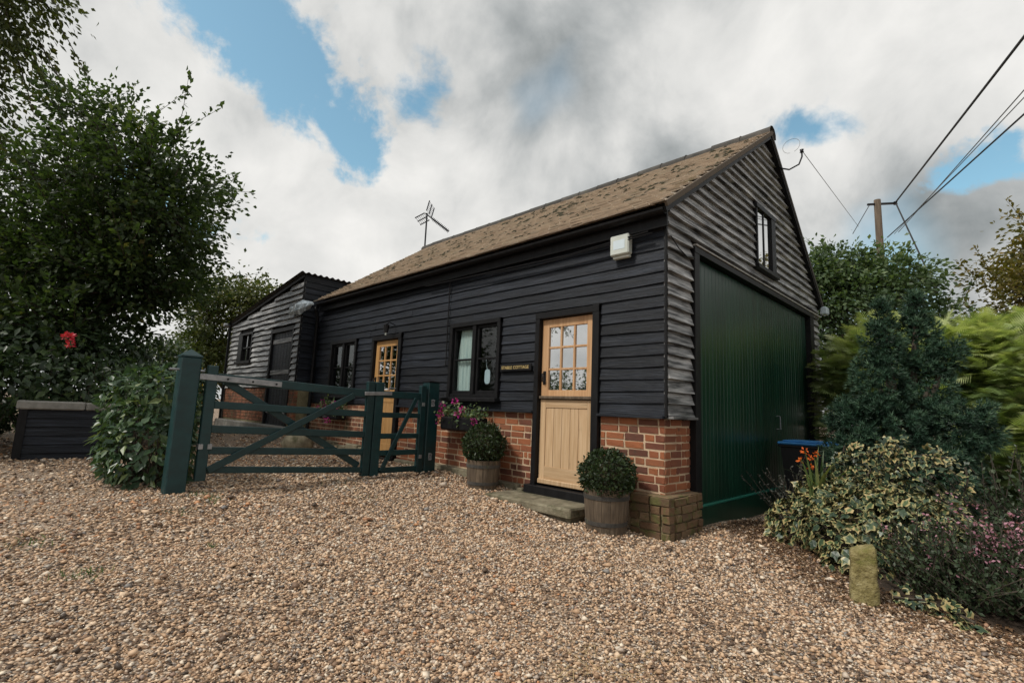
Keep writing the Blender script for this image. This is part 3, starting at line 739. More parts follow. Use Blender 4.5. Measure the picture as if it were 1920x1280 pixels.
# ---- doors
def make_door(x0, x1, wood, rail_wood, handle_left, label):
    """half-glazed stable door; parts hang under one door object"""
    yf = .03; zb, zs, zt = .30, 1.275, 2.226
    fr = MB()
    fr.box(x0 - .072, x0 - .004, -.03, .12, .16, 2.30, .004); fr.box(x1 + .004, x1 + .092, -.03, .12, .16, 2.33, .004)
    fr.box(x0 - .072, x1 + .092, -.034, .118, 2.234, 2.31, .004)
    fr.box(x0 - .12, x1 + .11, -.09, .12, .19, .285, .006)
    fr.build('door_frame', 'black_trim', cot)
    upper = 'oak_warm' if wood == 'oak' else wood
    st = .105
    d = MB().box(x0, x0 + st, yf, yf + .045, zs + .012, zt, .004).build('door', upper, cot)
    d['label'] = label
    MB().box(x1 - st, x1, yf, yf + .045, zs + .012, zt, .004).build('stile', upper, d)
    gx0, gx1 = x0 + st, x1 - st; gz0, gz1 = zs + .105, zt - .10
    MB().box(gx0, gx1, yf + .001, yf + .044, gz1, zt - .0005, .003).build('rail', upper, d); MB().box(gx0, gx1, yf + .001, yf + .044, zs + .013, gz0, .003).build('rail', upper, d)
    pw = (gx1 - gx0 + .026) / 3; ph = (gz1 - gz0 + .026) / 3
    for k in (1, 2):
        xc = gx0 - .013 + pw * k; MB().box(xc - .013, xc + .013, yf + .004, yf + .038, gz0, gz1, .004).build('glazing_bar', upper, d)
        zc = gz0 - .013 + ph * k; MB().box(gx0, gx1, yf + .006, yf + .036, zc - .013, zc + .013, .004).build('glazing_bar', upper, d)
    for a in range(3):
        for b in range(3):
            cx_, cz_ = gx0 - .013 + pw * (a + .5), gz0 - .013 + ph * (b + .5)
            V = [(-pw / 2 + .01, 0, -ph / 2 + .01), (pw / 2 - .01, 0, -ph / 2 + .01), (pw / 2 - .01, 0, ph / 2 - .01), (-pw / 2 + .01, 0, ph / 2 - .01)]
            V = V + [(p[0], .004, p[2]) for p in V]
            me = bpy.data.meshes.new('pane'); me.from_pydata(V, [], [(0, 1, 2, 3), (7, 6, 5, 4), (0, 4, 5, 1), (1, 5, 6, 2), (2, 6, 7, 3), (3, 7, 4, 0)]); me.materials.append(MAT['coated_glass'])
            place('pane', me, d, (cx_, yf + .02, cz_), (random.gauss(0, .006), 0, random.gauss(0, .006)))
    # lower leaf
    for a, b in ((x0, x0 + .085), (x1 - .085, x1)): MB().box(a, b, yf, yf + .045, zb, zs - .006, .004).build('stile', wood, d)
    for a, b in ((zs - .10, zs - .007), (zb, zb + .20)): MB().box(x0 + .085, x1 - .085, yf + .001, yf + .044, a, b, .003).build('rail', rail_wood, d)
    MB().box(x0 - .0, x1 + .0, yf - .035, yf + .01, zs + .0, zs + .035, .006).build('weather_bar', 'tub_wood' if wood == 'oak' else wood, d)
    MB().box(x0 + .01, x1 - .01, yf - .03, yf + .004, zb + .005, zb + .06, .008).build('weather_bar', wood, d)
    nb = 5; bw = (x1 - x0 - .17) / nb
    for k in range(nb):
        a = x0 + .085 + bw * k
        MB().box(a + .002, a + bw - .002, yf + .010, yf + .034, zb + .199, zs - .099, .003).build('board', wood, d, origin=(a, yf, zb))
    hx = x0 + .055
    h = MB(); h.box(hx - .022, hx + .022, yf - .012, yf + .001, zs + .17, zs + .33, .006)
    h.tube([(hx, yf - .01, zs + .30), (hx, yf - .045, zs + .295), (hx + .01, yf - .055, zs + .25), (hx, yf - .045, zs + .205), (hx, yf - .01, zs + .20)], .008, 6)
    h.build('handle', 'dark_metal', d)
    MB().lathe([(0, -.012), (.018, -.010), (.018, .004), (0, .006)], 10, (0, 0, 0)).build('keyhole', 'dark_metal', d).location = Vector((x0 + .035, yf - .004, zs - .16)) - Vector(ORG[d.name])
    # dark room behind
    dk = MB(); dk.box(x0 - .05, x1 + .05, .62, .64, .2, 2.3); dk.box(x0 - .06, x0 - .05, .12, .64, .2, 2.3); dk.box(x1 + .05, x1 + .06, .12, .64, .2, 2.3); dk.box(x0 - .05, x1 + .05, .12, .64, 2.3, 2.31)
    dk.build('reveal', 'interior', cot)
make_door(-1.638, -.868, 'oak', 'oak_rail', True, 'pale oak stable door nearest the corner')
make_door(-5.545, -4.775, 'orange_oak', 'orange_oak', True, 'orange oak stable door behind the gates')

# ---- windows
def make_window(x0, x1, z0, z1, curtain=True):
    fr = MB(); c = .004
    fr.box(x0, x0 + .06, -.035, .10, z0 + .03, z1, c); fr.box(x1 - .06, x1, -.035, .10, z0 + .03, z1, c)
    fr.box(x0, x1, -.038, .098, z1 - .06, z1 + .003, c); fr.box(x0 + .06, x1 - .06, -.02, .098, z0 + .028, z0 + .08, c)
    fr.box((x0 + x1) / 2 - .035, (x0 + x1) / 2 + .035, -.025, .095, z0 + .08, z1 - .06, c)
    wn_ = fr.build('window', 'black_trim', cot)
    MB().box(x0 - .07, x1 + .02, -.10, .09, z0 - .02, z0 + .03, .006).build('sill', 'black_trim', wn_)
    xm = (x0 + x1) / 2; zm = (z0 + z1) / 2 + .02
    for a, b in ((x0 + .06, xm - .035), (xm + .035, x1 - .06)):
        s = MB(); s.box(a, a + .035, .01, .06, z0 + .08, z1 - .06, .003); s.box(b - .035, b, .01, .06, z0 + .08, z1 - .06, .003)
        s.box(a + .035, b - .035, .011, .059, z1 - .10, z1 - .06, .003); s.box(a + .035, b - .035, .011, .059, z0 + .08, z0 + .13, .003)
        s.box(a + .035, b - .035, .014, .055, zm - .012, zm + .012, .003)
        s.build('casement', 'black_trim', wn_)
        for p, q_ in ((z0 + .13, zm - .012), (zm + .012, z1 - .10)):
            MB().box(a + .03, b - .03, .036, .040, p - .004, q_ + .004).build('pane', 'window_glass', wn_, origin=(a, .04, p))
    dk = MB(); dk.box(x0, x1, .62, .64, z0, z1); dk.box(x0 - .01, x0, .1, .64, z0, z1); dk.box(x1, x1 + .01, .1, .64, z0, z1); dk.box(x0, x1, .1, .64, z1, z1 + .01); dk.box(x0, x1, .1, .64, z0 - .01, z0)
    dk.build('reveal', 'interior', cot)
    if curtain:
        V = []; F = []; k = 40; a, b = x0 + .09, xm + .01
        for i_ in range(k + 1):
            xx = a + (b - a) * i_ / k; yy = .088 + .014 * math.sin(i_ * 1.05) + .006 * math.sin(i_ * 2.3)
            V += [(xx, yy, z0 + .1), (xx, yy * .9, zm), (xx + (.05 if i_ < 20 else 0) * (1 - i_ / 20), yy * .95, z1 - .09)]
        for i_ in range(k):
            for j in range(2): F.append((i_ * 3 + j, i_ * 3 + 3 + j, i_ * 3 + 4 + j, i_ * 3 + 1 + j))
        MB().add(V, F).build('curtain', 'curtain', wn_, smoothf=True)
    return wn_
make_window(-3.39, -2.33, 1.24, 2.33)
make_window(-7.22, -6.18, 1.24, 2.33, False)
# gable window
fr = MB(); y0, y1, z0, z1 = GWIN
fr.box(-.10, .045, y0, y0 + .045, z0, z1, .004); fr.box(-.10, .055, y1 - .17, y1, z0, z1, .004); fr.box(-.10, .06, y0 - .02, y1 + .02, z1 - .07, z1, .004)
fr.box(-.10, .08, y0 - .05, y1 + .06, z0 - .03, z0 + .03, .006); fr.box(-.02, .034, (y0 + y1) / 2 - .085, (y0 + y1) / 2 - .05, z0 + .03, z1 - .07, .003)
gw = fr.build('window', 'black_trim', cot)
for a, b in ((y0 + .045, (y0 + y1) / 2 - .085), ((y0 + y1) / 2 - .05, y1 - .17)):
    MB().box(.020, .024, a - .004, b + .004, z0 + .028, z1 - .068).build('pane', 'coated_glass', gw, origin=(.02, a, z0))
MB().box(-.62, -.60, y0 - .2, y1 + .2, z0 - .1, z1 + .1).build('reveal', 'interior', cot)

# ---- garage door
gd = MB(); gd.box(-.20, -.055, .56, 5.05, -.12, 2.96)
garage = gd.build('garage_door', 'green_paint', cot); garage['label'] = 'wide dark green garage door of upright boards'
yy = .672; k = 0
while yy < 4.85:
    bw = .098
    MB().box(-.056, -.036 + random.gauss(0, .0012), yy + .0025, min(yy + bw, 4.86) - .0025, .02, 2.885, .005).build('board', 'green_paint', garage, origin=(-.05, yy, .0))
    yy += bw + (.010 if k == 20 else 0); k += 1
mat('pale_teal', color=(0.02, 0.17, 0.125), rough=0.35)
MB().box(-.036, -.004, .672, 4.86, .205, .228, .004).build('weather_bar', 'pale_teal', garage)
MB().box(-.045, -.006, .672, 4.86, -.12, .20, .004).build('kick_board', 'green_paint', garage)
MB().tube([(-.03, 3.25, 1.02), (.02, 3.25, 1.02), (.02, 3.25, 1.2), (-.03, 3.25, 1.2)], .009, 6).build('handle', 'galvanised', garage)
fr = MB(); fr.box(-.10, .045, .547, .668, -.12, 2.90, .004); fr.box(-.10, .045, 4.862, 5.06, -.12, 2.90, .004); fr.box(-.10, .05, .547, 5.06, 2.89, 2.962, .004)
fr.build('garage_frame', 'black_trim', cot)
MB().box(-.03, .062, .56, 5.46, 2.965, 2.985, .002).build('flashing', 'pale_flashing', cot)
MB().box(-.14, -.04, 5.06, 5.44, -.1, 1.1).build('brick_pier', 'brick', cot)

# ---- step at the near door
stp = MB(); V0 = (-1.98, -.725)
stp.box(-1.96, -.74, -.50, -.02, .10, .195, .018); stp.box(-1.88, -.78, -.455, -.02, -.08, .102, .012)
for i_, p in enumerate(stp.v): stp.v[i_] = (p[0] + rng.normal(0, .006), p[1] + rng.normal(0, .008), p[2] + rng.normal(0, .003))
o = stp.build('door_step', 'stone', origin=(-1.35, -.25, 0)); tag(o, 'worn stone slab step below the near oak door', 'step')

# ------------------------------------------------------------------ small things on the cottage
t = thing('alarm_box', (-.49, -.03, 2.80), 'white alarm box under the eaves near the corner', 'alarm box')
MB().box(-.605, -.375, -.095, -.012, 2.80, 3.02, .012).build('cover', 'white_plastic', t)
MB().box(-.59, -.39, -.06, -.01, 2.772, 2.80, .006).build('base', 'white_plastic', t)
MB().box(-.56, -.42, -.0975, -.095, 2.86, 2.96, .001).build('panel', 'white_card', t)

t = thing('name_sign', (-2.03, -.03, 1.61), 'small black name board reading STABLE COTTAGE in gold letters', 'sign')
MB().box(-2.30, -1.755, -.032, -.012, 1.615, 1.70, .003).build('board', 'black_trim', t)
cu_ = bpy.data.curves.new('lettering', 'FONT'); cu_.body = 'STABLE COTTAGE'; cu_.size = .056; cu_.align_x = 'CENTER'; cu_.align_y = 'CENTER'; cu_.extrude = .0015; cu_.space_character = 1.05
to = bpy.data.objects.new('lettering_tmp', cu_); COL.objects.link(to)
bpy.context.view_layer.update()
me = bpy.data.meshes.new_from_object(to.evaluated_get(bpy.context.evaluated_depsgraph_get()))
bpy.data.objects.remove(to)
me.transform(Matrix.Translation((-2.03, -.0345, 1.657)) @ Matrix.Rotation(math.pi / 2, 4, 'X'))
me.materials.clear()
link('lettering', me, 'gold', t)

t = thing('wall_lamp', (-4.95, -.02, 2.36), 'small black wall lantern above the orange door', 'lamp')
MB().tube([(-4.95, 0, 2.47), (-4.95, -.10, 2.50), (-4.95, -.16, 2.46)], .008, 6).build('bracket', 'dark_metal', t)
MB().lathe([(.0, .10), (.055, .06), (.05, .05), (.035, -.06), (.0, -.065)], 8, (-4.95, -.16, 2.38)).build('shade', 'dark_metal', t)
MB().lathe([(.0, .03), (.016, .02), (.016, -.02), (.0, -.03)], 8, (-4.95, -.16, 2.30)).build('bulb', 'white_plastic', t)

t = thing('hanging_tag', (-2.63, .09, 1.50), 'pale tag hanging inside the right pane of the near window', 'tag')
MB().tube([(-2.70, .085, 1.80), (-2.69, .085, 1.72), (-2.67, .085, 1.66)], .004, 5).build('cord', 'white_card', t)
mb = MB(); n = 16
V = [(-2.665 + .055 * math.copysign(abs(math.cos(a)) ** .6, math.cos(a)), .085, 1.565 + .10 * math.copysign(abs(math.sin(a)) ** .6, math.sin(a))) for a in np.linspace(0, 2 * math.pi, n, endpoint=False)]
V += [(p[0], p[1] + .006, p[2]) for p in V]
mb.add(V, [tuple(range(n)), tuple(range(2 * n - 1, n - 1, -1))] + [(k, n + k, n + (k + 1) % n, (k + 1) % n) for k in range(n)]); mb.build('card', 'white_card', t)

# television aerial on the far gable
ax, ay, az = -8.72, 3.05, 5.10
t = thing('television_aerial', (ax, ay, az), 'grid television aerial on a pole at the far ridge end', 'aerial')
MB().tube([(ax, ay, az), (ax, ay, 6.40)], .022, 8).build('mast', 'dark_metal', t)
bd = Vector((.62, .50, -.60)).normalized(); side = Vector((0, 0, 1)).cross(bd).normalized(); upv = bd.cross(side)
tip0 = Vector((ax, ay, 6.36)) - bd * .06
b_ = MB().bar(tip0, tip0 + bd * .86, .03, .03)
b_.build('boom', 'dark_metal', t)
e_ = MB()
for k in range(12):
    c_ = tip0 + bd * (.28 + .050 * k)
    for s_ in (1, -1): e_.bar(c_ - side * .0 , c_ + side * .06 * s_ + upv * .04, .012, .012); e_.bar(c_, c_ + side * .06 * s_ - upv * .04, .012, .012)
e_.build('director', 'dark_metal', t)
for s_ in (1, -1):
    pn = MB(); base = tip0 + bd * .10 + upv * .04 * s_; out = (upv * s_ * .27 - bd * .12)
    for k in (-1, 0, 1):
        pn.bar(base + side * .25 * k, base + side * .25 * k + out, .022, .022)
    for j in range(6):
        c_ = base + out * (.08 + j * .17); pn.bar(c_ - side * .26, c_ + side * .26, .007, .007)
    pn.build('reflector', 'dark_metal', t)

t = thing('wire_hook', (.06, 3.35, 5.0), 'curved black wire bracket at the gable peak', 'bracket')
hp = [(.07, 3.42, 4.96), (.18, 3.50, 4.93), (.30, 3.56, 5.00), (.34, 3.58, 5.12), (.34, 3.58, 5.20)]
MB().tube(hp, .012, 8).build('arm', 'dark_metal', t, smoothf=True)
MB().lathe([(0, 0), (.03, .01), (.02, .03), (.03, .05), (0, .06)], 10, (.34, 3.58, 5.18)).build('insulator', 'dark_metal', t, smoothf=True)
MB().tube([(.34 - .12 + .12 * math.cos(a), 3.5 + .02 * math.sin(a), 5.30 + .12 * math.sin(a)) for a in np.linspace(-1.2, 4.6, 18)], .0028, 5).build('loop', 'wire_grey', t)

# crumpled plastic sheet at the eave end
def plastic():
    V = []; F = []; nu, nv = 12, 7
    A = Vector((-7.55, -.33, 3.08)); B = Vector((-8.55, -.36, 3.02))
    for i_ in range(nu):
        u_ = i_ / (nu - 1); c_ = A.lerp(B, u_); rad = .03 + .13 * math.sin(min(1, u_ * 1.1) * math.pi * .78)
        for j in range(nv):
            an = 2 * math.pi * j / nv; rr = rad * (1 + rng.normal(0, .18))
            V.append((c_.x, c_.y + rr * math.cos(an) * .6, c_.z + rr * math.sin(an) * .8 + .02))
    for i_ in range(nu - 1):
        for j in range(nv): F.append((i_ * nv + j, i_ * nv + (j + 1) % nv, (i_ + 1) * nv + (j + 1) % nv, (i_ + 1) * nv + j))
    F += [tuple(range(nv)), tuple((nu - 1) * nv + j for j in range(nv))[::-1]]
    o = MB().add(V, F).build('plastic_sheet', 'sheet_plastic', origin=(-8.1, -.3, 3.0)); tag(o, 'crumpled pale plastic sheet at the far end of the gutter', 'plastic sheet')
plastic()
mb = MB(); mb.box(.05, .16, 5.45, 5.62, 3.02, 3.16, .02); o = mb.build('gutter_end', 'sheet_plastic', cot)

# ------------------------------------------------------------------ outbuilding
OY = -.30
ob = thing('outbuilding', (-10.4, 1.5, .4), 'low black boarded outbuilding with sloping corrugated roof beyond the gate', 'outbuilding')
OXL, OXR, OZL, OZR = -12.75, -8.14, 3.20, 3.84
def ob_top(x): return OZL + (x - OXL) * (OZR - OZL) / (OXR - OXL)
OBW = (-12.05, -10.98, 2.05, 2.82); OBD = (-9.75, -8.42, 0, 2.74)
z0 = 1.42
while z0 < 3.8:
    for s0, s1 in free_spans(OXL, OXR - .01, z0, z0 + .125, [OBW, OBD]):
        lo = OXL + max(0, (z0 + .148 + .05 - OZL)) * (OXR - OXL) / (OZR - OZL)
        if s1 - max(s0, lo if z0 + .15 > OZL else s0) > .06:
            a0 = max(s0, lo) if z0 + .15 > OZL else s0
            board(ob, front_w(OY + .03), a0, s1, z0, 'worn_skylit_boards', amp=.006)
    z0 += .125
z0 = 1.42
while z0 < 3.75:
    for a0, a1 in ((OY + .012, .02), ) if z0 < 2.95 else ((OY + .012, 3.0),):
        board(ob, gable_w(OXR - .03), a0, a1, z0, 'black_boards', amp=.005)
    z0 += .125
w2 = MB()
for a, b, lo, hi in ((OXL, OBW[0], 1.3, None), (OBW[1], OBD[0], 1.3, None), (OBD[1], OXR - .04, 1.3, None), (OBW[0], OBW[1], 1.3, OBW[2]), (OBW[0], OBW[1], OBW[3], None), (OBD[0], OBD[1], OBD[3], None)):
    ta, tb = (hi, hi) if hi else (ob_top(a) - .05, ob_top(b) - .05)
    V = [(x, y, z) for y in (OY + .034, OY + .12) for (x, z) in ((a, lo), (b, lo), (b, tb), (a, ta))]
    w2.add(V, [(3, 2, 1, 0), (4, 5, 6, 7), (1, 0, 4, 5)[::-1], (2, 6, 5, 1), (3, 7, 6, 2), (0, 4, 7, 3)])
w2.box(OXR - .13, OXR - .034, OY + .12, 3.0, .3, OZR - .06); w2.box(OXL, OXL + .1, OY + .12, 3.0, .3, OZL - .06); w2.box(OXL, OXR - .13, 2.9, 3.0, .3, OZL - .06)
w2.build('wall', 'sheathing', ob)
MB().box(OXR - .02, OXR + .012, OY - .014, OY + .014, 1.4, OZR - .06, .003).build('corner_board', 'black_trim', ob)
# brick base
ob_b = MB()
for a, b in ((OXL, OBD[0]), (OBD[1], OXR - .01)): ob_b.box(a, b, OY + .012, OY + .1, .3, 1.41)
ob_b.box(OXR - .1, OXR - .012, OY + .1, .02, .3, 1.41)
ob_base = ob_b.build('brick_base', 'mossy_mortar', ob)
ob_br = MB(); zz = 1.375
while zz > .62:
    for a0, a1 in ((OXL, OBD[0]), (OBD[1], OXR)):
        a = a0
        while a < a1 - .03:
            L = min(random.choice((.213, .213, .102)), a1 - a); ob_br.box(a, a + L, OY - .004 + random.random() * .006, OY + .08, zz - .032, zz + .032, .005); a += L + .013
    zz -= COURSE
ob_br.build('brickwork', 'old_brick', ob_base, kind='stuff')
MB().box(OXL - .1, OXR, OY - .16, OY + .05, .3, .60, .02).build('footing', 'concrete', ob)
# door, window
dr = MB(); dr.box(OBD[0], OBD[0] + .08, OY - .02, OY + .1, .55, 2.72, .004); dr.box(OBD[1] - .08, OBD[1], OY - .02, OY + .1, .55, 2.72, .004); dr.box(OBD[0], OBD[1], OY - .024, OY + .098, 2.65, 2.74, .004)
obd = dr.build('door', 'black_trim', ob)
k = 7; bw = (OBD[1] - OBD[0] - .16) / k
for j in range(k):
    a = OBD[0] + .08 + bw * j
    MB().box(a + .004, a + bw - .004, OY + .03, OY + .06, .6, 2.65, .004).build('board', 'black_boards', obd, origin=(a, OY, .6))
for zc in (2.45, 1.75, .9): MB().box(OBD[0] + .1, OBD[1] - .1, OY + .012, OY + .032, zc - .05, zc + .05, .004).build('ledge', 'worn_skylit_boards', obd, origin=(OBD[0], OY, zc))
fr = MB(); a, b, lo, hi = OBW
fr.box(a, a + .32, OY - .03, OY + .1, lo, hi, .004); fr.box(b - .07, b, OY - .03, OY + .1, lo, hi, .004); fr.box(a, b, OY - .034, OY + .098, hi - .06, hi, .004); fr.box(a - .05, b + .05, OY - .07, OY + .1, lo - .03, lo + .04, .004)
fr.box((a + b) / 2 + .13, (a + b) / 2 + .19, OY - .01, OY + .09, lo, hi, .003); fr.box(a + .3, b, OY - .005, OY + .085, (lo + hi) / 2 - .02, (lo + hi) / 2 + .015, .003)
obw = fr.build('window', 'black_trim', ob)
for p, q_ in ((a + .32, (a + b) / 2 + .13), ((a + b) / 2 + .19, b - .07)):
    MB().box(p, q_, OY + .03, OY + .035, lo + .04, hi - .06).build('pane', 'coated_glass', obw, origin=(p, OY, lo))
MB().box(a, b, OY + .5, OY + .52, lo, hi).build('reveal', 'interior', ob)
# corrugated roof
V = []; F = []; nc = 150
for i_ in range(nc + 1):
    y = OY - .12 + 3.3 * i_ / nc; h = .018 * math.sin(i_ * math.pi * 2 / 6.0)
    for x in (OXL - .18, OXR + .05): V.append((x, y, ob_top(x) + h))
n0 = len(V); V += [(p[0], p[1], p[2] - .008) for p in V]
for i_ in range(nc):
    F += [(i_ * 2, i_ * 2 + 1, i_ * 2 + 3, i_ * 2 + 2), (n0 + i_ * 2 + 2, n0 + i_ * 2 + 3, n0 + i_ * 2 + 1, n0 + i_ * 2), (i_ * 2 + 1, n0 + i_ * 2 + 1, n0 + i_ * 2 + 3, i_ * 2 + 3), (i_ * 2, i_ * 2 + 2, n0 + i_ * 2 + 2, n0 + i_ * 2)]
MB().add(V, F).build('roof', 'corrugated', ob)
MB().bar((OXL - .15, OY - .03, OZL - .06), (OXR, OY - .03, OZR - .055), .03, .09).build('bargeboard', 'black_trim', ob)
MB().tube([(OXL - .12, OY - .2, OZL - .07), (OXL - .12, 2.9, OZL - .07)], .05, 8).build('gutter', 'galvanised', ob)
MB().tube([(OXL - .08, OY - .05, OZL - .1), (OXL - .05, OY - .05, .5)], .035, 8).build('downpipe', 'black_trim', ob)

# ------------------------------------------------------------------ gates
GX = -3.30
def post(y0, y1, zt, wdt, label, name='gate_post', cap='pyramid'):
    yc = (y0 + y1) / 2; zb = gzf(GX, yc) - .15
    t_ = thing(name, (GX - wdt / 2, yc, zb + .15), label, 'gate post')
    MB().box(GX - wdt, GX, y0, y1, zb, zt, .008).build('shaft', 'teal_paint', t_)
    m_ = MB(); o_ = .006; V = [(GX - wdt - o_, y0 - o_, zt + .001), (GX + o_, y0 - o_, zt + .001), (GX + o_, y1 + o_, zt + .001), (GX - wdt - o_, y1 + o_, zt + .001)]
    h = .07 if cap == 'pyramid' else .02
    V += [(p[0], p[1], p[2] + .014) for p in V]
    V.append((GX - wdt / 2, yc, zt + .014 + h))
    m_.add(V, [(3, 2, 1, 0), (0, 1, 5, 4), (1, 2, 6, 5), (2, 3, 7, 6), (3, 0, 4, 7), (4, 5, 8), (5, 6, 8), (6, 7, 8), (7, 4, 8)])
    m_.build('cap', 'teal_paint' if cap == 'pyramid' else 'black_trim', t_)
    return t_
pl = post(-3.32, -3.15, 1.51, .17, 'thick dark teal gate post with pointed cap beside the leafy climber')
MB().tube([(GX - .06, -3.40, 1.385), (GX - .06, -3.10, 1.385)], .012, 6).build('hinge_pin', 'galvanised', pl)
pr_ = post(-.40, -.22, 1.46, .15, 'dark teal gate post with black cap close to the brick wall', cap='flat')
def hinge_plate(parent, y, z):
    m_ = MB(); m_.box(GX + .001, GX + .006, y - .02, y + .025, z - .05, z + .05, .002)
    m_.tube([(GX + .008, y - .015, z + .04), (GX + .022, y + .02, z + .036), (GX + .012, y + .012, z + .0), (GX + .022, y + .02, z - .036), (GX + .008, y - .015, z - .04)], .008, 6)
    m_.build('hinge_bracket', 'galvanised', parent)
hinge_plate(pr_, -.33, 1.18); hinge_plate(pr_, -.325, .46)

# five-bar gate
fg = thing('field_gate', (GX - .03, -2.1, .25), 'wide dark teal five-bar gate with cross braces', 'gate')
TH = .055
def up(name, y0, y1, zb, zt, parent, roundtop=True):
    m_ = MB(); m_.box(GX - .075, GX - .005, y0, y1, zb, zt, .006)
    if roundtop:
        m_.v = [(p[0], p[1], p[2] - (.02 if p[2] > zt - .01 and abs(p[1] - (y0 + y1) / 2) > (y1 - y0) * .40 else 0)) for p in m_.v]
    return m_.build(name, 'teal_paint', parent, origin=(GX, y0, zb))
up('hinge_stile', -3.085, -2.99, .315, 1.465, fg)
up('shutting_stile', -1.31, -1.215, .255, 1.43, fg)
def rail(y0, za, y1, zb_, h, parent, xo=0.0, th=.045):
    MB().bar((GX - .04 + xo, y0, za), (GX - .04 + xo, y1, zb_), th, h, .005).build('rail', 'teal_paint', parent, origin=(GX, y0, za))
for za, zb_, h in ((1.325, 1.258, .092), (1.055, 1.005, .075), (.815, .755, .075), (.605, .545, .072), (.418, .332, .065)): rail(-2.992, za, -1.308, zb_, h, fg)
MB().bar((GX - .0, -2.985, .415), (GX - .0, -1.50, 1.225), .028, .07, .004).build('brace', 'teal_paint', fg, origin=(GX, -3, .4))
MB().bar((GX - .082, -2.90, 1.30), (GX - .082, -1.33, .38), .028, .075, .004).build('brace', 'teal_paint', fg, origin=(GX, -3, 1.3))
m_ = MB(); m_.box(GX - .005, GX + .004, -3.15, -2.36, 1.295, 1.352, .002)
for p in m_.v: pass
m_.v = [(p[0], p[1], p[2] - (p[1] + 3.0) * .04) for p in m_.v]
m_.build('hinge_strap', 'galvanised', fg)
b_ = MB()
for y in (-2.9, -2.66, -2.42): b_.lathe([(0, .012), (.011, .010), (.011, 0), (0, 0)], 8, (0, 0, 0)); n8 = 32; b_.v[-32:] = [(GX + .004 + p[2] * .5, y + p[0], 1.322 - (y + 3) * .04 + p[1]) for p in b_.v[-32:]]
b_.build('bolt', 'dark_metal', fg)
for y in (-3.07, -2.99): MB().box(GX - .08, GX + .004, y - .02, y + .02, .62, .67, .002).build('hinge_band', 'galvanised', fg)
MB().bar((GX + .005, -1.36, 1.255), (GX + .005, -.98, 1.275), .02, .045, .004).build('latch', 'galvanised', fg)
# small gate
hg = thing('hand_gate', (GX - .03, -.8, .25), 'narrow dark teal hand gate between field gate and brick wall', 'gate')
up('shutting_stile', -1.20, -1.085, .25, 1.43, hg)
up('hinge_stile', -.515, -.43, .26, 1.43, hg)
for z, h in ((1.262, .085), (1.0, .065), (.735, .065), (.525, .065), (.31, .07)): rail(-1.09, z, -.512, z, h, hg)
MB().bar((GX - .0, -1.06, .30), (GX - .0, -.60, 1.23), .026, .055, .004).build('brace', 'teal_paint', hg, origin=(GX, -1, .3))
for z in (1.155, .465): MB().box(GX - .004, GX + .006, -.50, -.455, z - .025, z + .025, .003).build('hinge_band', 'galvanised', hg)
MB().tube([(GX - .04, -1.0, 1.31), (GX - .04, -1.0, 1.345), (GX - .04, -.9, 1.345)], .008, 6).build('latch_handle', 'galvanised', hg)

# ------------------------------------------------------------------ plants: generic builders
def sphere_pts(n, shell=.0):
    d = unit(n); r_ = (shell + (1 - shell) * rng.random(n)) ** (1 / 3 if shell == 0 else 1); return d * r_[:, None], d
def leaf_mesh(name, tmpl, pos, t, n, size, material, parent, rnd=None, smoothf=False, edge=None, kind=None):
    V, F = scatter(tmpl[0], tmpl[1], pos, t, n, size)
    k = len(tmpl[0]); rr = rng.random(len(pos)) if rnd is None else np.clip(rnd, 0, 1)
    at = {'rnd': np.repeat(rr, k)}
    if edge is not None: at['edge'] = np.tile(edge, len(pos))
    return bulk(name, V, F, material, parent, smoothf=smoothf, attrs=at, kind=kind)

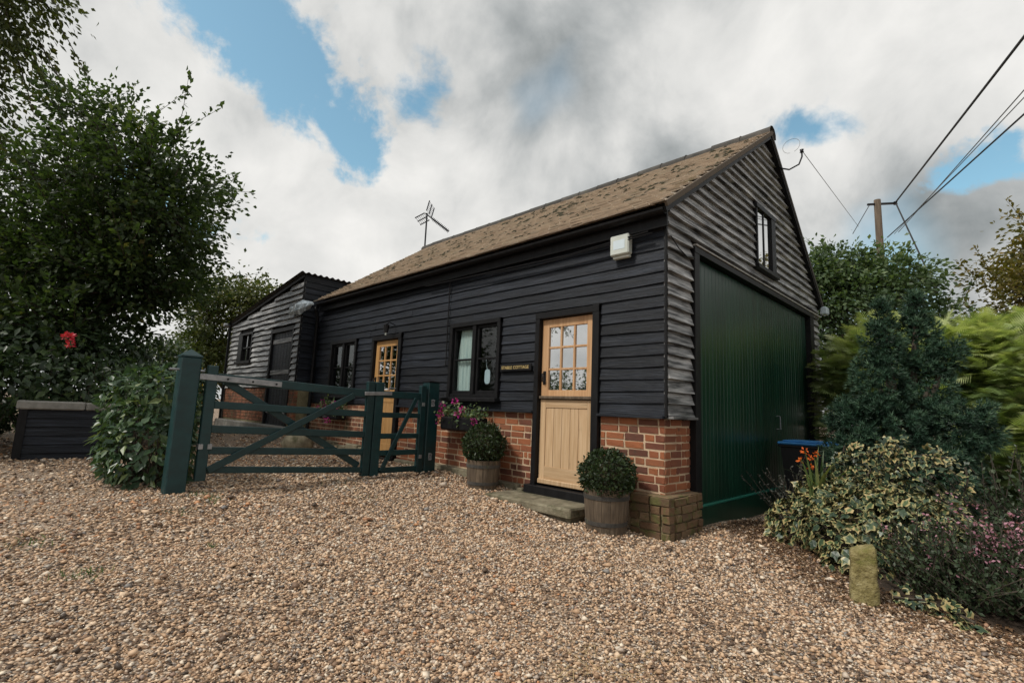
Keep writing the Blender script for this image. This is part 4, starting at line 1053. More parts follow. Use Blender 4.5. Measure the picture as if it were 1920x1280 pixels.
def tree(name, label, base, lobes, trunk_r, clumps, per, sig, lsize, material, group=None, shoots=0, shoot_len=.9, tmpl=SIMPLE, droop=.3, flat=.6, fork=.35, cat='tree', shoot_top=.2, seedtone=0.0):
    """lobes: (centre, radii, weight). Branches reach every clump of leaves."""
    t_ = thing(name, base, label, cat, group)
    base = np.array(base, float)
    wts = np.array([l[2] for l in lobes], float); wts /= wts.sum()
    C = np.array([l[0] for l in lobes], float); RD = np.array([l[1] for l in lobes], float)
    idx = rng.choice(len(lobes), clumps, p=wts)
    d = unit(clumps); rr = rng.random(clumps) ** .42
    cl = C[idx] + d * RD[idx] * rr[:, None]
    centre = (C * wts[:, None]).sum(0)
    tr = MB(); fk = base + (centre - base) * fork
    pts = [base + np.array((0, 0, -.2))] + [base + (fk - base) * k + rng.normal(0, .05, 3) * (k > 0) for k in (.15, .5, 1)]
    tr.tube(pts, [trunk_r * 1.5, trunk_r * 1.15, trunk_r, trunk_r * .8], 9)
    for i_, (c_, r_, wgt) in enumerate(lobes):
        c_ = np.array(c_); m1 = fk + (c_ - fk) * .5 + rng.normal(0, .12, 3)
        tr.tube([fk, m1, c_], [trunk_r * .7, trunk_r * .42, trunk_r * .22], 6)
    for k in range(clumps):
        if k % 2 == 0:
            a = C[idx[k]] + (cl[k] - C[idx[k]]) * .1; m1 = (a + cl[k]) / 2 + rng.normal(0, .06, 3) + np.array((0, 0, .05))
            tr.tube([a, m1, cl[k]], [trunk_r * .16 + .006, .011, .004], 4, cap=False)
    pos = []; tdir = []; tone = []
    for k in range(clumps):
        m = max(6, int(per * rng.uniform(.55, 1.4))); g_ = rng.normal(0, 1, (m, 3)) * sig * np.array((1, 1, .7)) * rng.uniform(.7, 1.25)
        p = cl[k] + g_; pos.append(p)
        tdir.append(nrm(g_ + (cl[k] - C[idx[k]]) * .3) + np.array((0, 0, -droop)) + rng.normal(0, .45, (m, 3)))
        tone.append(np.full(m, rng.normal(.42 + seedtone, .16)) + rng.normal(0, .13, m))
    sh = MB()
    if shoots:
        for k in range(shoots):
            j = rng.integers(clumps); dd = nrm(cl[j] - C[idx[j]])
            if rr[j] < .6: continue
            dd = nrm(dd + np.array((0, 0, shoot_top + rng.random() * .7)) + rng.normal(0, .22, 3)); L = shoot_len * rng.uniform(.4, 1.1)
            m = int(22 * L / .9) + 8; s = np.sort(rng.random(m)); bend = rng.normal(0, .12, 3)
            p = cl[j] + dd * (s * L)[:, None] + bend * (s ** 2)[:, None] * L
            tr.tube([cl[j], cl[j] + dd * L * .5 + bend * .25 * L, cl[j] + dd * L + bend * L], [.010, .006, .003], 4, cap=False)
            pos.append(p + rng.normal(0, .025, (m, 3))); tdir.append(dd + rng.normal(0, .8, (m, 3))); tone.append(rng.normal(.5 + seedtone, .14, m))
    tr.build('trunk', 'bark', t_, smoothf=True)
    pos = np.concatenate(pos); tdir = np.concatenate(tdir); tone = np.concatenate(tone)
    nn = np.tile(np.array((0, 0, flat)), (len(pos), 1)) + rng.normal(0, .55, (len(pos), 3))
    leaf_mesh('crown', tmpl, pos, tdir, nn, lsize * rng.uniform(.65, 1.25, len(pos)), material, t_, tone)
    return t_

# big tree on the left
tree('broadleaf_tree', 'large dark broadleaf tree on the left with ragged upright shoots', (-10.0, -3.7, .25),
     [((-10.2, -4.2, 5.1), (1.5, 1.6, 1.3), 1.1), ((-9.0, -3.1, 5.0), (1.5, 1.4, 1.2), 1.2), ((-8.45, -2.8, 4.4), (.95, .9, 1.1), .8), ((-9.6, -3.5, 3.7), (1.7, 1.7, 1.0), 1.3),
      ((-10.3, -4.6, 3.3), (1.6, 1.7, 1.2), 1.0), ((-8.8, -3.1, 3.2), (1.1, 1.1, .7), .7), ((-9.7, -3.9, 6.2), (1.0, 1.0, .9), .5), ((-11.2, -5.2, 4.4), (1.5, 1.5, 1.5), .6), ((-9.2, -3.9, 2.2), (1.4, 1.3, .7), 1.0), ((-10.2, -5.2, 2.2), (1.4, 1.3, .8), .8)],
     .11, 820, 50, .19, .11, 'leaf_tree', shoots=420, shoot_len=1.0, droop=.15)
# hanging birch-like tree at the upper left
tree('weeping_tree', 'lighter green drooping tree hanging in at the upper left corner', (-8.3, -7.4, .2),
     [((-6.15, -5.25, 5.75), (.62, .62, .75), 1.1), ((-6.75, -5.75, 4.9), (.7, .75, .9), 1.1), ((-7.3, -6.3, 6.4), (1.1, 1.1, 1.0), 1), ((-6.2, -5.5, 6.9), (.9, .9, .7), .8), ((-8.0, -7.2, 4.8), (1.2, 1.2, 1.2), .8)],
     .14, 300, 56, .19, .075, 'leaf_overhang', shoots=90, shoot_len=.8, shoot_top=-1.6, droop=1.0)
tree('garden_tree', 'far green tree left of the outbuilding gable', (-17.2, 1.0, .3),
     [((-17.0, .2, 3.9), (1.2, 1.2, 1.3), 1), ((-15.9, 1.0, 4.6), (.9, .9, .7), .6), ((-16.9, -.1, 2.4), (1.2, 1.2, 1.0), .9), ((-15.6, 1.6, 3.6), (.9, 1.0, .8), .5)],
     .10, 300, 56, .24, .13, 'leaf_far', shoots=40, shoot_len=.8)
# right-hand trees
tree('broadleaf_tree', 'dark green broadleaf tree rising behind the green garage gable', (-.3, 9.8, .0),
     [((-.55, 9.5, 3.8), (1.35, 1.2, 1.15), 1.3), ((-.35, 9.7, 5.0), (.85, .8, .55), .7), ((.45, 10.2, 4.5), (1.0, 1.0, .8), 1.0), ((-.5, 9.5, 2.2), (1.1, 1.1, 1.2), .9), ((1.0, 10.5, 3.4), (.8, .8, .7), .6), ((-.9, 9.2, 4.6), (.6, .6, .5), .4), ((.5, 10, 2.4), (1.2, 1, 1.0), .8)],
     .11, 420, 56, .20, .12, 'leaf_decid', shoots=80, shoot_len=.85)
tree('amber_tree', 'yellowing autumn tree at the far right edge', (3.6, 11.0, .0),
     [((2.7, 10.8, 4.0), (1.0, .95, 1.2), 1.2), ((2.2, 10.8, 3.0), (.8, .8, .7), .7), ((3.3, 11.4, 5.2), (.9, .9, .9), .8), ((3.9, 11.6, 4.8), (1.1, 1.1, 1.2), 1), ((2.8, 10.6, 2.7), (1.0, 1.0, .9), .8), ((4.6, 11.6, 3.4), (1.3, 1.3, 1.5), .8)],
     .11, 380, 56, .2, .11, 'leaf_amber', shoots=60, shoot_len=.9)
tree('hedge_tree', 'mid green shrubby tree between the conifers and the autumn tree', (1.9, 9.2, .0),
     [((1.7, 9.2, 2.5), (.9, .9, .8), 1), ((2.4, 9.4, 2.2), (1.0, 1.0, .8), 1)], .08, 190, 56, .2, .10, 'leaf_decid', shoots=25, shoot_len=.6, seedtone=.2)

tree('garden_tree', 'low dark tree across the drive that shows only in the oak door panes', (-9.6, -9.6, .2),
     [((-9.3, -9.3, 1.7), (1.3, 1.3, .9), 1), ((-10.3, -9.0, 1.6), (1.1, 1.1, 1.1), .8), ((-8.6, -10.2, 1.4), (1.0, 1.0, .8), .7)], .09, 110, 46, .2, .12, 'leaf_tree', shoots=30, shoot_len=.6)
# ---- bushes and climbers made of larger leaves
def shell_points(n, lobes, ymin=None):
    wts = np.array([l[1][0] * l[1][2] for l in lobes]); wts = wts / wts.sum()
    idx = rng.choice(len(lobes), n, p=wts); d = unit(n)
    C = np.array([l[0] for l in lobes], float)[idx]; RD = np.array([l[1] for l in lobes], float)[idx]
    rr = np.where(rng.random(n) < .75, rng.uniform(.86, 1.06, n), rng.uniform(.55, .9, n))
    p = C + d * RD * rr[:, None]; nn = nrm(d / RD)
    # drop points buried in another lobe
    keep = np.ones(n, bool)
    for c_, r_ in lobes:
        e = (((p - np.array(c_)) / np.array(r_)) ** 2).sum(1); keep &= ~(e < .5)
    keep &= p[:, 2] > gz(p[:, 0], p[:, 1]) + .01
    return p[keep], nn[keep], rr[keep]
def leaf_variants(tmpl, material, name, n=5, attrs=None):
    out = []
    for k in range(n):
        V = np.array(tmpl[0], float); V = V * np.array((rng.uniform(.85, 1.2), 1, rng.uniform(.5, 1.6))) + rng.normal(0, .012, V.shape)
        me = bpy.data.meshes.new(name); me.from_pydata(V.tolist(), [], [tuple(int(i_) for i_ in f) for f in tmpl[1]]); me.update()
        a = me.attributes.new('rnd', 'FLOAT', 'POINT'); a.data.foreach_set('value', np.full(len(V), [.25, .45, .6, .8, .95][k % 5], np.float32))
        if attrs is not None:
            a = me.attributes.new('edge', 'FLOAT', 'POINT'); a.data.foreach_set('value', np.asarray(attrs, np.float32))
        me.materials.append(MAT[material]); out.append(me)
    return out
def big_leaf_bush(t_, lobes, n, size, tmpl, material, singles, edge=None, drop=.6, stem_n=24, core='leaf_hedge'):
    p, nn, rr = shell_points(n, lobes)
    tdir = nrm(nn * .35 + np.array((0, 0, -drop)) + rng.normal(0, .38, p.shape)); nrmv = nn + np.array((0, 0, .55)) + rng.normal(0, .28, p.shape)
    sz = size * rng.uniform(.6, 1.25, len(p))
    # the pieces that show largest: near the camera, outside, facing it
    view = nrm(CAM - p); face = (nn * view).sum(1); dist = np.linalg.norm(CAM - p, axis=1)
    score = np.where((face > .15) & (rr > .86), sz / dist, 0)
    order = np.argsort(-score); sel = order[:singles]; rest = order[singles:]
    var = leaf_variants(tmpl, material, 'leaf', 5, edge)
    x, y, z = frames(tdir[sel], nrmv[sel])
    for k, i_ in enumerate(sel):
        Mx = Matrix(((x[k][0], y[k][0], z[k][0]), (x[k][1], y[k][1], z[k][1]), (x[k][2], y[k][2], z[k][2])))
        place('leaf', var[k % 5] if rng.random() > .0 else var[0], t_, p[i_], Mx.to_euler(), (sz[i_],) * 3)
    leaf_mesh('foliage', tmpl, p[rest], tdir[rest], nrmv[rest], sz[rest], material, t_, np.clip(rng.normal(.45, .22, len(rest)), 0, 1), edge=edge, kind='stuff')
    st = MB()
    for c_, r_ in lobes:
        c_ = np.array(c_); b_ = np.array((c_[0], c_[1], gzf(c_[0], c_[1]) - .03))
        for k in range(stem_n // len(lobes) + 2):
            e = c_ + unit(1)[0] * np.array(r_) * .85; e[2] = max(e[2], b_[2] + .1); m1 = (b_ + e) / 2 + rng.normal(0, .08, 3)
            st.tube([b_ + rng.normal(0, .04, 3) * np.array((1, 1, 0)), m1, e], [.012, .008, .004], 4, cap=False)
    st.build('stem', 'bark', t_, kind='stuff')

t = thing('climber_bush', (-4.15, -3.45, .2), 'dense broad-leaved climber bush heaped against the thick gate post', 'bush')
big_leaf_bush(t, [((-4.15, -3.30, .62), (.50, .42, .55)), ((-4.40, -3.36, 1.06), (.45, .42, .36)), ((-4.05, -3.28, 1.00), (.40, .30, .42)), ((-4.60, -3.42, .62), (.40, .32, .46))], 3600, .11, OVATE, 'leaf_climber', 240, drop=.28)
t = thing('rose_hedge', (-8.0, -3.9, .2), 'leafy hedge and rambling rose spilling over the low black shed', 'hedge')
big_leaf_bush(t, [((-7.75, -4.7, 1.25), (.65, .7, .42)), ((-7.7, -3.75, 1.30), (.6, .75, .38)), ((-7.5, -3.05, 1.25), (.55, .55, .40)), ((-8.1, -2.4, 1.15), (.7, .6, .55)), ((-8.3, -4.1, 1.75), (.6, .9, .45)), ((-7.6, -5.5, 1.0), (.6, .7, .75)), ((-8.7, -3.2, 1.3), (.7, .8, .75)), ((-8.9, -5.0, 1.2), (.8, .8, .9))], 11000, .125, OVATE, 'leaf_hedge', 160, drop=.35)
t = thing('background_hedge', (-12.5, -2.6, .3), 'loose dark hedge between the climber bush and the outbuilding', 'hedge')
p, nn, rr = shell_points(13000, [((-10.8, -2.6, 1.35), (1.2, 1.0, .95)), ((-12.6, -1.9, 1.35), (1.3, .9, 1.15)), ((-14.5, -1.5, 1.4), (1.5, 1.0, 1.3)), ((-9.6, -3.2, 1.1), (1.0, .9, .9)), ((-11.6, -3.8, 1.4), (1.5, 1.2, 1.3)), ((-10.2, -5.6, 1.4), (1.5, 1.5, 1.4))])
leaf_mesh('foliage', SIMPLE, p, nn + rng.normal(0, .6, p.shape), nn + np.array((0, 0, .5)) + rng.normal(0, .4, p.shape), .12 * rng.uniform(.6, 1.2, len(p)), 'leaf_hedge', t, np.clip(rng.normal(.5, .25, len(p)), 0, 1), kind='stuff')
st = MB()
for k in range(26):
    x, y = rng.uniform(-14.5, -9.5), 0; y = -2.6 + rng.normal(0, .5); st.tube([(x, y, gzf(x, y) - .1), (x + rng.normal(0, .2), y, .9), (x + rng.normal(0, .4), y + rng.normal(0, .3), 1.9)], [.03, .02, .008], 5)
st.build('stem', 'bark', t, kind='stuff')

def flower_head(mb_pts, c_, r_, n):
    d = unit(n); return np.array(c_) + d * r_ * rng.uniform(.5, 1, n)[:, None], d
def petals(name, centres, r_, n, size, material, parent):
    P_ = []; D_ = []
    for c_ in centres:
        p, d = flower_head(None, c_, r_, n); P_.append(p); D_.append(d)
    P_ = np.concatenate(P_); D_ = np.concatenate(D_)
    return leaf_mesh(name, SIMPLE, P_, D_ + rng.normal(0, .5, P_.shape), rng.normal(0, 1, P_.shape), size * rng.uniform(.7, 1.2, len(P_)), material, parent)
t = thing('rose_bloom', (-7.42, -3.92, 1.8), 'single red rose bloom standing above the hedge', 'flower')
petals('petals', [(-7.42, -3.94, 1.93)], .055, 60, .055, 'red_petal', t); petals('bud', [(-7.36, -3.90, 1.81)], .038, 30, .045, 'red_petal', t)
MB().tube([(-7.5, -3.9, 1.5), (-7.45, -3.92, 1.75), (-7.42, -3.94, 1.92)], .008, 5).build('stem', 'heather_green', t)

# wall baskets with pink geraniums
def basket(x0, x1, z, label, nflow, seeds):
    xc = (x0 + x1) / 2; t_ = thing('flower_trough', (xc, -.14, z - .16), label, 'flower trough')
    mb = MB(); n = 12
    for k in range(n + 1): pass
    mb.box(x0 + .05, x1 - .05, -.235, -.03, z - .15, z + .03, .02)
    mb.build('trough', 'black_trim', t_)
    m_ = 520; p = np.stack([rng.uniform(x0, x1, m_), -.15 + rng.normal(0, .075, m_), z + .02 + np.abs(rng.normal(0, .085, m_)) - .10 * (rng.random(m_) < .35)], -1)
    p[:, 1] = np.minimum(p[:, 1], -.06)
    leaf_mesh('foliage', SIMPLE, p, rng.normal(0, 1, p.shape) + np.array((0, -.4, .1)), np.array((0, -.4, .8)) + rng.normal(0, .4, p.shape), .06 * rng.uniform(.6, 1.2, m_), 'leaf_decid', t_, kind='stuff')
    for fx, fy, fz in nflow: petals('flower', [(fx, fy, fz)], .035, 26, .036, 'pink_petal', t_)
    sm = MB()
    for fx, fy, fz in nflow: sm.tube([(fx * .85 + xc * .15, -.15, z), (fx, fy, fz)], .004, 4)
    sm.build('stem', 'heather_green', t_, kind='stuff')
basket(-3.28, -2.42, .98, 'wall trough of pink geraniums below the near window',
       [(-3.34, -.18, 1.12), (-3.36, -.2, 1.05), (-3.25, -.2, 1.15), (-3.22, -.24, 1.04), (-2.95, -.22, 1.22), (-2.83, -.26, 1.05), (-2.50, -.26, .96), (-3.32, -.24, .94), (-2.78, -.22, 1.10)], 0)
basket(-7.1, -6.25, .98, 'wall trough of pink geraniums seen through the bars of the wide gate',
       [(-7.0, -.2, 1.15), (-6.9, -.22, 1.08), (-7.05, -.25, 1.02), (-6.75, -.22, .86), (-6.6, -.25, .80), (-6.5, -.2, 1.12), (-6.35, -.2, 1.06), (-6.95, -.2, .95)], 1)

# clipped box balls in half-barrel tubs
def topiary(x, y, tub_r, tub_h, ball_r, ball_z, squash, label):
    zg = gzf(x, y) - .01; t_ = thing('potted_topiary', (x, y, zg), label, 'potted plant', 'clipped box balls in wooden tubs')
    n = 16
    for k in range(n):
        a0, a1 = 2 * math.pi * k / n + .006, 2 * math.pi * (k + 1) / n - .006
        V = []
        for zz_, rr_ in ((0, .86), (.5, .95), (1.0, 1.0)):
            for a_ in (a0, (a0 + a1) / 2, a1): V.append((x + tub_r * rr_ * math.cos(a_), y + tub_r * rr_ * math.sin(a_), zg + tub_h * zz_))
            for a_ in (a0, (a0 + a1) / 2, a1): V.append((x + (tub_r * rr_ - .022) * math.cos(a_), y + (tub_r * rr_ - .022) * math.sin(a_), zg + tub_h * zz_))
        F = []
        for l in range(2):
            b = l * 6
            F += [(b, b + 1, b + 7, b + 6), (b + 1, b + 2, b + 8, b + 7), (b + 4, b + 3, b + 9, b + 10), (b + 5, b + 4, b + 10, b + 11), (b + 2, b + 5, b + 11, b + 8), (b + 3, b, b + 6, b + 9)]
        F += [(12, 13, 16, 15), (13, 14, 17, 16)]
        MB().add(V, F).build('stave', 'tub_wood', t_, origin=V[0])
    for zz_, rr_ in ((.80, .985), (.22, .90)):
        MB().lathe([(tub_r * rr_ - .01, -.018), (tub_r * rr_ + .004, -.018), (tub_r * rr_ + .007, .018), (tub_r * rr_ - .01, .018)], 32, (x, y, zg + tub_h * zz_)).build('hoop', 'ridge', t_, smoothf=False)
    MB().lathe([(0, tub_h * .86), (tub_r * .95, tub_h * .86)], 20, (x, y, zg)).build('compost', 'soil', t_)
    m_ = 5200; d = unit(m_); lump = 1 + .075 * np.sin(d[:, 0] * 7 + x) * np.sin(d[:, 1] * 6 + 1) + .04 * np.sin(d[:, 2] * 9)
    rr = np.where(rng.random(m_) < .72, rng.uniform(.90, 1.04, m_), rng.uniform(.6, .95, m_)) * lump; rr = np.where(rng.random(m_) < .05, rng.uniform(1.03, 1.14, m_), rr)
    p = np.array((x, y, ball_z)) + d * ball_r * np.array((1, 1, squash)) * rr[:, None]
    clump = np.sin(d[:, 0] * 11 + 3) * np.sin(d[:, 1] * 10) * np.sin(d[:, 2] * 12 + 1) * .25
    leaf_mesh('foliage', SIMPLE, p, d * .6 + rng.normal(0, .6, p.shape), d + rng.normal(0, .5, p.shape), .032 * rng.uniform(.7, 1.3, m_), 'leaf_box', t_, np.clip(.45 + clump + rng.normal(0, .2, m_), 0, 1), kind='stuff')
    MB().lathe([(0, -1), (.5, -.86), (.86, -.5), (.98, 0), (.86, .5), (.5, .86), (0, 1)], 14, (0, 0, 0))
    core = MB().lathe([(.001, -.86 * ball_r * squash), (.43 * ball_r, -.74 * ball_r * squash), (.74 * ball_r, -.43 * ball_r * squash), (.84 * ball_r, 0), (.74 * ball_r, .43 * ball_r * squash), (.43 * ball_r, .74 * ball_r * squash), (.001, .86 * ball_r * squash)], 14, (x, y, ball_z))
    core.build('twigs', 'moss', t_); MB().tube([(x, y, zg + tub_h * .8), (x, y, ball_z)], .02, 6).build('stem', 'bark', t_)
topiary(-2.22, -.31, .205, .34, .245, .70, .95, 'round clipped box ball in a tub left of the near door')
topiary(-.44, -.33, .215, .40, .25, .55, .88, 'low clipped box ball in a tub by the mossy brick corner')

# ---- conifers
def tufts(t_, pos, dirs, size, material, tone, needles=9, name='foliage'):
    TV = []; TF = []
    for k in range(needles):
        a_ = 2 * math.pi * k / needles; s = .35 + .25 * (k % 3); b = len(TV)
        o_ = np.array((math.cos(a_) * s, 1 - .25 * s, math.sin(a_) * s)); o_ = o_ / np.linalg.norm(o_)
        sdir = np.cross(o_, (0, 1, 0)); sdir = sdir / np.linalg.norm(sdir) * .085
        TV += [tuple(-sdir), tuple(sdir), tuple(o_ * (.8 + .3 * ((k * 7) % 5) / 5))]; TF.append((b, b + 1, b + 2))
    return leaf_mesh(name, (TV, TF), pos, dirs, rng.normal(0, 1, pos.shape), size, material, t_, tone, kind='stuff')
def frond_template(n=9):
    TV = [(0, 0, 0)]; TF = []
    for k in range(n):
        y = .08 + .9 * k / n; L = .42 * (1 - (k / n) ** 1.5) + .05; wv = .055
        for s in (-1, 1):
            b = len(TV); TV += [(0, y - wv, 0), (0, y + wv * .6, 0), (s * L, y + L * .9, -.10 * L + .02 * ((k * 3) % 4))]; TF.append((b, b + 1, b + 2))
    b = len(TV); TV += [(-.02, 0, 0), (.02, 0, 0), (0, 1.08, -.05)]; TF.append((b, b + 1, b + 2))
    return TV, TF
t = thing('blue_conifer', (1.50, 2.55, .05), 'dark blue-green conifer with two pointed leaders behind the ivy', 'conifer')
def dark_conifer():
    lob = [((1.50, 2.55, .55), (.58, .5, .5)), ((1.28, 2.45, 1.0), (.45, .40, .45)), ((1.72, 2.72, 1.0), (.46, .42, .45)), ((1.30, 2.50, 1.55), (.29, .27, .42)), ((1.33, 2.55, 2.0), (.17, .17, .36)), ((1.36, 2.57, 2.32), (.09, .09, .24)),
           ((1.70, 2.80, 1.60), (.25, .24, .38)), ((1.62, 2.85, 2.08), (.20, .18, .34)), ((1.63, 2.87, 2.42), (.09, .09, .26)), ((1.86, 2.85, 1.92), (.16, .15, .20)), ((1.98, 2.75, 1.15), (.30, .30, .28)), ((1.12, 2.35, .75), (.34, .30, .36)), ((1.03, 2.42, 1.2), (.22, .22, .25))]
    P_ = []; D_ = []; T_ = []
    for c_, r_ in lob:
        nb = int(150 * (r_[0] * r_[2]) / .1) // 3 + 12
        d = unit(nb); c = np.array(c_) + d * np.array(r_) * rng.uniform(.72, 1.05, nb)[:, None]
        for k in range(nb):   # each a rounded spray of short shoots
            m = 22; g = unit(m); out = nrm(d[k] + np.array((0, 0, .35)))
            p = c[k] + g * .085 * rng.uniform(.3, 1, m)[:, None]
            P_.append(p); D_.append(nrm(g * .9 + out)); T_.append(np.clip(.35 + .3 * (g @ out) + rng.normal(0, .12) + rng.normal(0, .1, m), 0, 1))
    P_ = np.concatenate(P_); D_ = np.concatenate(D_); T_ = np.concatenate(T_)
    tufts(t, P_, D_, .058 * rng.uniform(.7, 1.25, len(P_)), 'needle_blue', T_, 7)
    m_ = MB()
    for c_, r_ in lob: m_.tube([(1.5, 2.6, .0), (1.48, 2.6, .6), c_], [.07, .05, .02], 7)
    m_.build('trunk', 'bark', t, smoothf=True)
dark_conifer()
def gold_conifer(base, lob, label, n, name='golden_conifer'):
    t_ = thing(name, base, label, 'conifer'); P_ = []; D_ = []; Nn = []; T_ = []
    FT = frond_template()
    for c_, r_, wgt in lob:
        m = int(n * wgt); d = unit(m); c = np.array(c_) + d * np.array(r_) * (rng.random(m) ** .35)[:, None]
        out = nrm(np.stack([d[:, 0], d[:, 1], d[:, 2] * .25 - .05], -1) + rng.normal(0, .3, (m, 3)))
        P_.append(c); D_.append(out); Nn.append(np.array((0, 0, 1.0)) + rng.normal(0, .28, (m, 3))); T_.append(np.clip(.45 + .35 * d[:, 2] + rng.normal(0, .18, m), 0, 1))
    P_ = np.concatenate(P_); D_ = np.concatenate(D_); Nn = np.concatenate(Nn); T_ = np.concatenate(T_)
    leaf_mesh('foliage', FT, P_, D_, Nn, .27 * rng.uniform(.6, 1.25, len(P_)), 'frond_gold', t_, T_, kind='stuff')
    m_ = MB(); b = np.array(base)
    for c_, r_, wgt in lob: m_.tube([b + (0, 0, -.1), (b + np.array(c_)) / 2 + rng.normal(0, .05, 3), c_], [.06, .04, .02], 6)
    m_.build('trunk', 'bark', t_, smoothf=True)
gold_conifer((2.7, 5.2, 0), [((2.35, 5.0, 1.75), (.75, .6, .75), 1.1), ((3.1, 5.4, 1.8), (.9, .8, .95), 1.1), ((2.35, 4.8, .9), (.75, .6, .7), .9), ((3.0, 5.0, .9), (.9, .7, .8), .9), ((2.1, 5.2, 2.3), (.5, .45, .40), .5), ((3.0, 5.5, 2.5), (.6, .6, .4), .5)],
             'feathery golden green conifer spreading at the right edge', 1150)
gold_conifer((.62, 5.0, 0), [((.52, 4.95, 1.1), (.36, .45, .75), .6), ((.60, 4.95, 1.9), (.40, .45, .60), .8), ((.95, 5.0, 2.25), (.45, .4, .50), .6), ((1.15, 4.7, 1.7), (.50, .4, .7), .6), ((1.75, 4.9, 2.1), (.4, .4, .5), .4)],
             'feathery golden green conifer between garage corner and dark conifer', 1000)

# ---- ivy, flowers and heather in the bed
EDGE = [0, .15, 1, 1, .75, 1, .75, 1, 1]
t = thing('variegated_ivy', (1.25, .75, 0), 'mound of cream-edged variegated ivy behind the marker stone', 'ivy')
big_leaf_bush(t, [((.98, .98, .18), (.40, .36, .30)), ((1.35, .72, .26), (.42, .42, .30)), ((1.72, .72, .30), (.42, .40, .30)), ((1.15, 1.15, .38), (.40, .35, .28)), ((1.6, 1.05, .42), (.45, .35, .26)), ((1.42, .38, .08), (.24, .22, .17))],
              4200, .075, IVY, 'leaf_ivy', 260, edge=EDGE, drop=.5, stem_n=12)
def ivy_trail(t_, path, n, size=.075, spread=.05):
    path = np.array(path, float); s = rng.random(n) * (len(path) - 1.001); i_ = s.astype(int); f = (s - i_)[:, None]
    p = path[i_] * (1 - f) + path[i_ + 1] * f + rng.normal(0, spread, (n, 3)); d = rng.normal(0, .6, (n, 3)) + np.array((.1, -.5, -.4))
    leaf_mesh('trail', IVY, p, d, np.array((.2, -.6, .7)) + rng.normal(0, .35, (n, 3)), size * rng.uniform(.6, 1.2, n), 'leaf_ivy', t_, edge=EDGE, kind='stuff')
    MB().tube(path.tolist(), .008, 5).build('stem', 'bark', t_)
ivy_trail(t, [(1.35, .9, .45), (1.42, .92, .7), (1.55, .95, .92), (1.62, .95, 1.03)], 110, .07)
ivy_trail(t, [(1.55, .95, .55), (1.62, .93, .78), (1.80, .95, .90), (1.98, 1.0, .88)], 100, .07, .06)
ivy_trail(t, [(1.2, 1.0, .5), (1.2, 1.02, .75), (1.24, 1.0, .93)], 60, .065, .045)
ivy_trail(t, [(1.45, .95, .90), (1.3, .95, .82), (1.38, .95, .6)], 50, .065)
ivy_trail(t, [(2.02, 1.1, .55), (2.06, 1.1, .72), (2.05, 1.1, .82)], 24, .06, .03)
t = thing('ground_ivy', (1.95, -.15, 0), 'low trail of variegated ivy creeping right of the marker stone', 'ivy')
ivy_trail(t, [(1.72, -.22, .02), (1.88, -.20, .04), (2.02, -.28, .03), (2.12, -.36, .02)], 70, .062, .035)

t = thing('crocosmia', (1.02, .98, .2), 'upright strap-leaved plant with orange flowers beside the ivy', 'plant')
def blades(t_, base, n, L, wd, lean, material, name='leaf', single=True):
    for k in range(n):
        a_ = rng.uniform(0, 2 * math.pi); le = lean * rng.uniform(.2, 1); h = L * rng.uniform(.65, 1.1); V = []
        m = 6; sd = np.array((-math.sin(a_), math.cos(a_), 0)) * wd
        b = np.array(base) + rng.normal(0, .035, 3) * np.array((1, 1, 0))
        for j in range(m):
            s = j / (m - 1); c_ = b + np.array((math.cos(a_) * le * s ** 2 * h, math.sin(a_) * le * s ** 2 * h, h * (s - .45 * le * s ** 2.5)))
            ww = (1 - s ** 3) * .5 + .02
            V += [c_ - sd * ww, c_ + sd * ww]
        me = bpy.data.meshes.new(name); me.from_pydata([tuple(v) for v in V], [], [(2 * j, 2 * j + 1, 2 * j + 3, 2 * j + 2) for j in range(m - 1)]); me.update()
        at = me.attributes.new('rnd', 'FLOAT', 'POINT'); at.data.foreach_set('value', np.full(len(V), rng.random(), np.float32))
        link(name, me, material, t_, origin=b)
blades(t, (1.02, .98, .38), 26, .52, .030, .75, 'blade_green')
fl = MB()
for fx, fy, fz in ((.93, .93, .86), (.97, .95, .80), (.90, .90, .77), (1.03, .93, .84), (.97, .92, .72)):
    petals('flower', [(fx, fy, fz)], .018, 12, .030, 'orange_petal', t); fl.tube([(1.0, .97, .5), (fx, fy, fz)], .004, 4)
fl.build('stem', 'blade_green', t, kind='stuff')

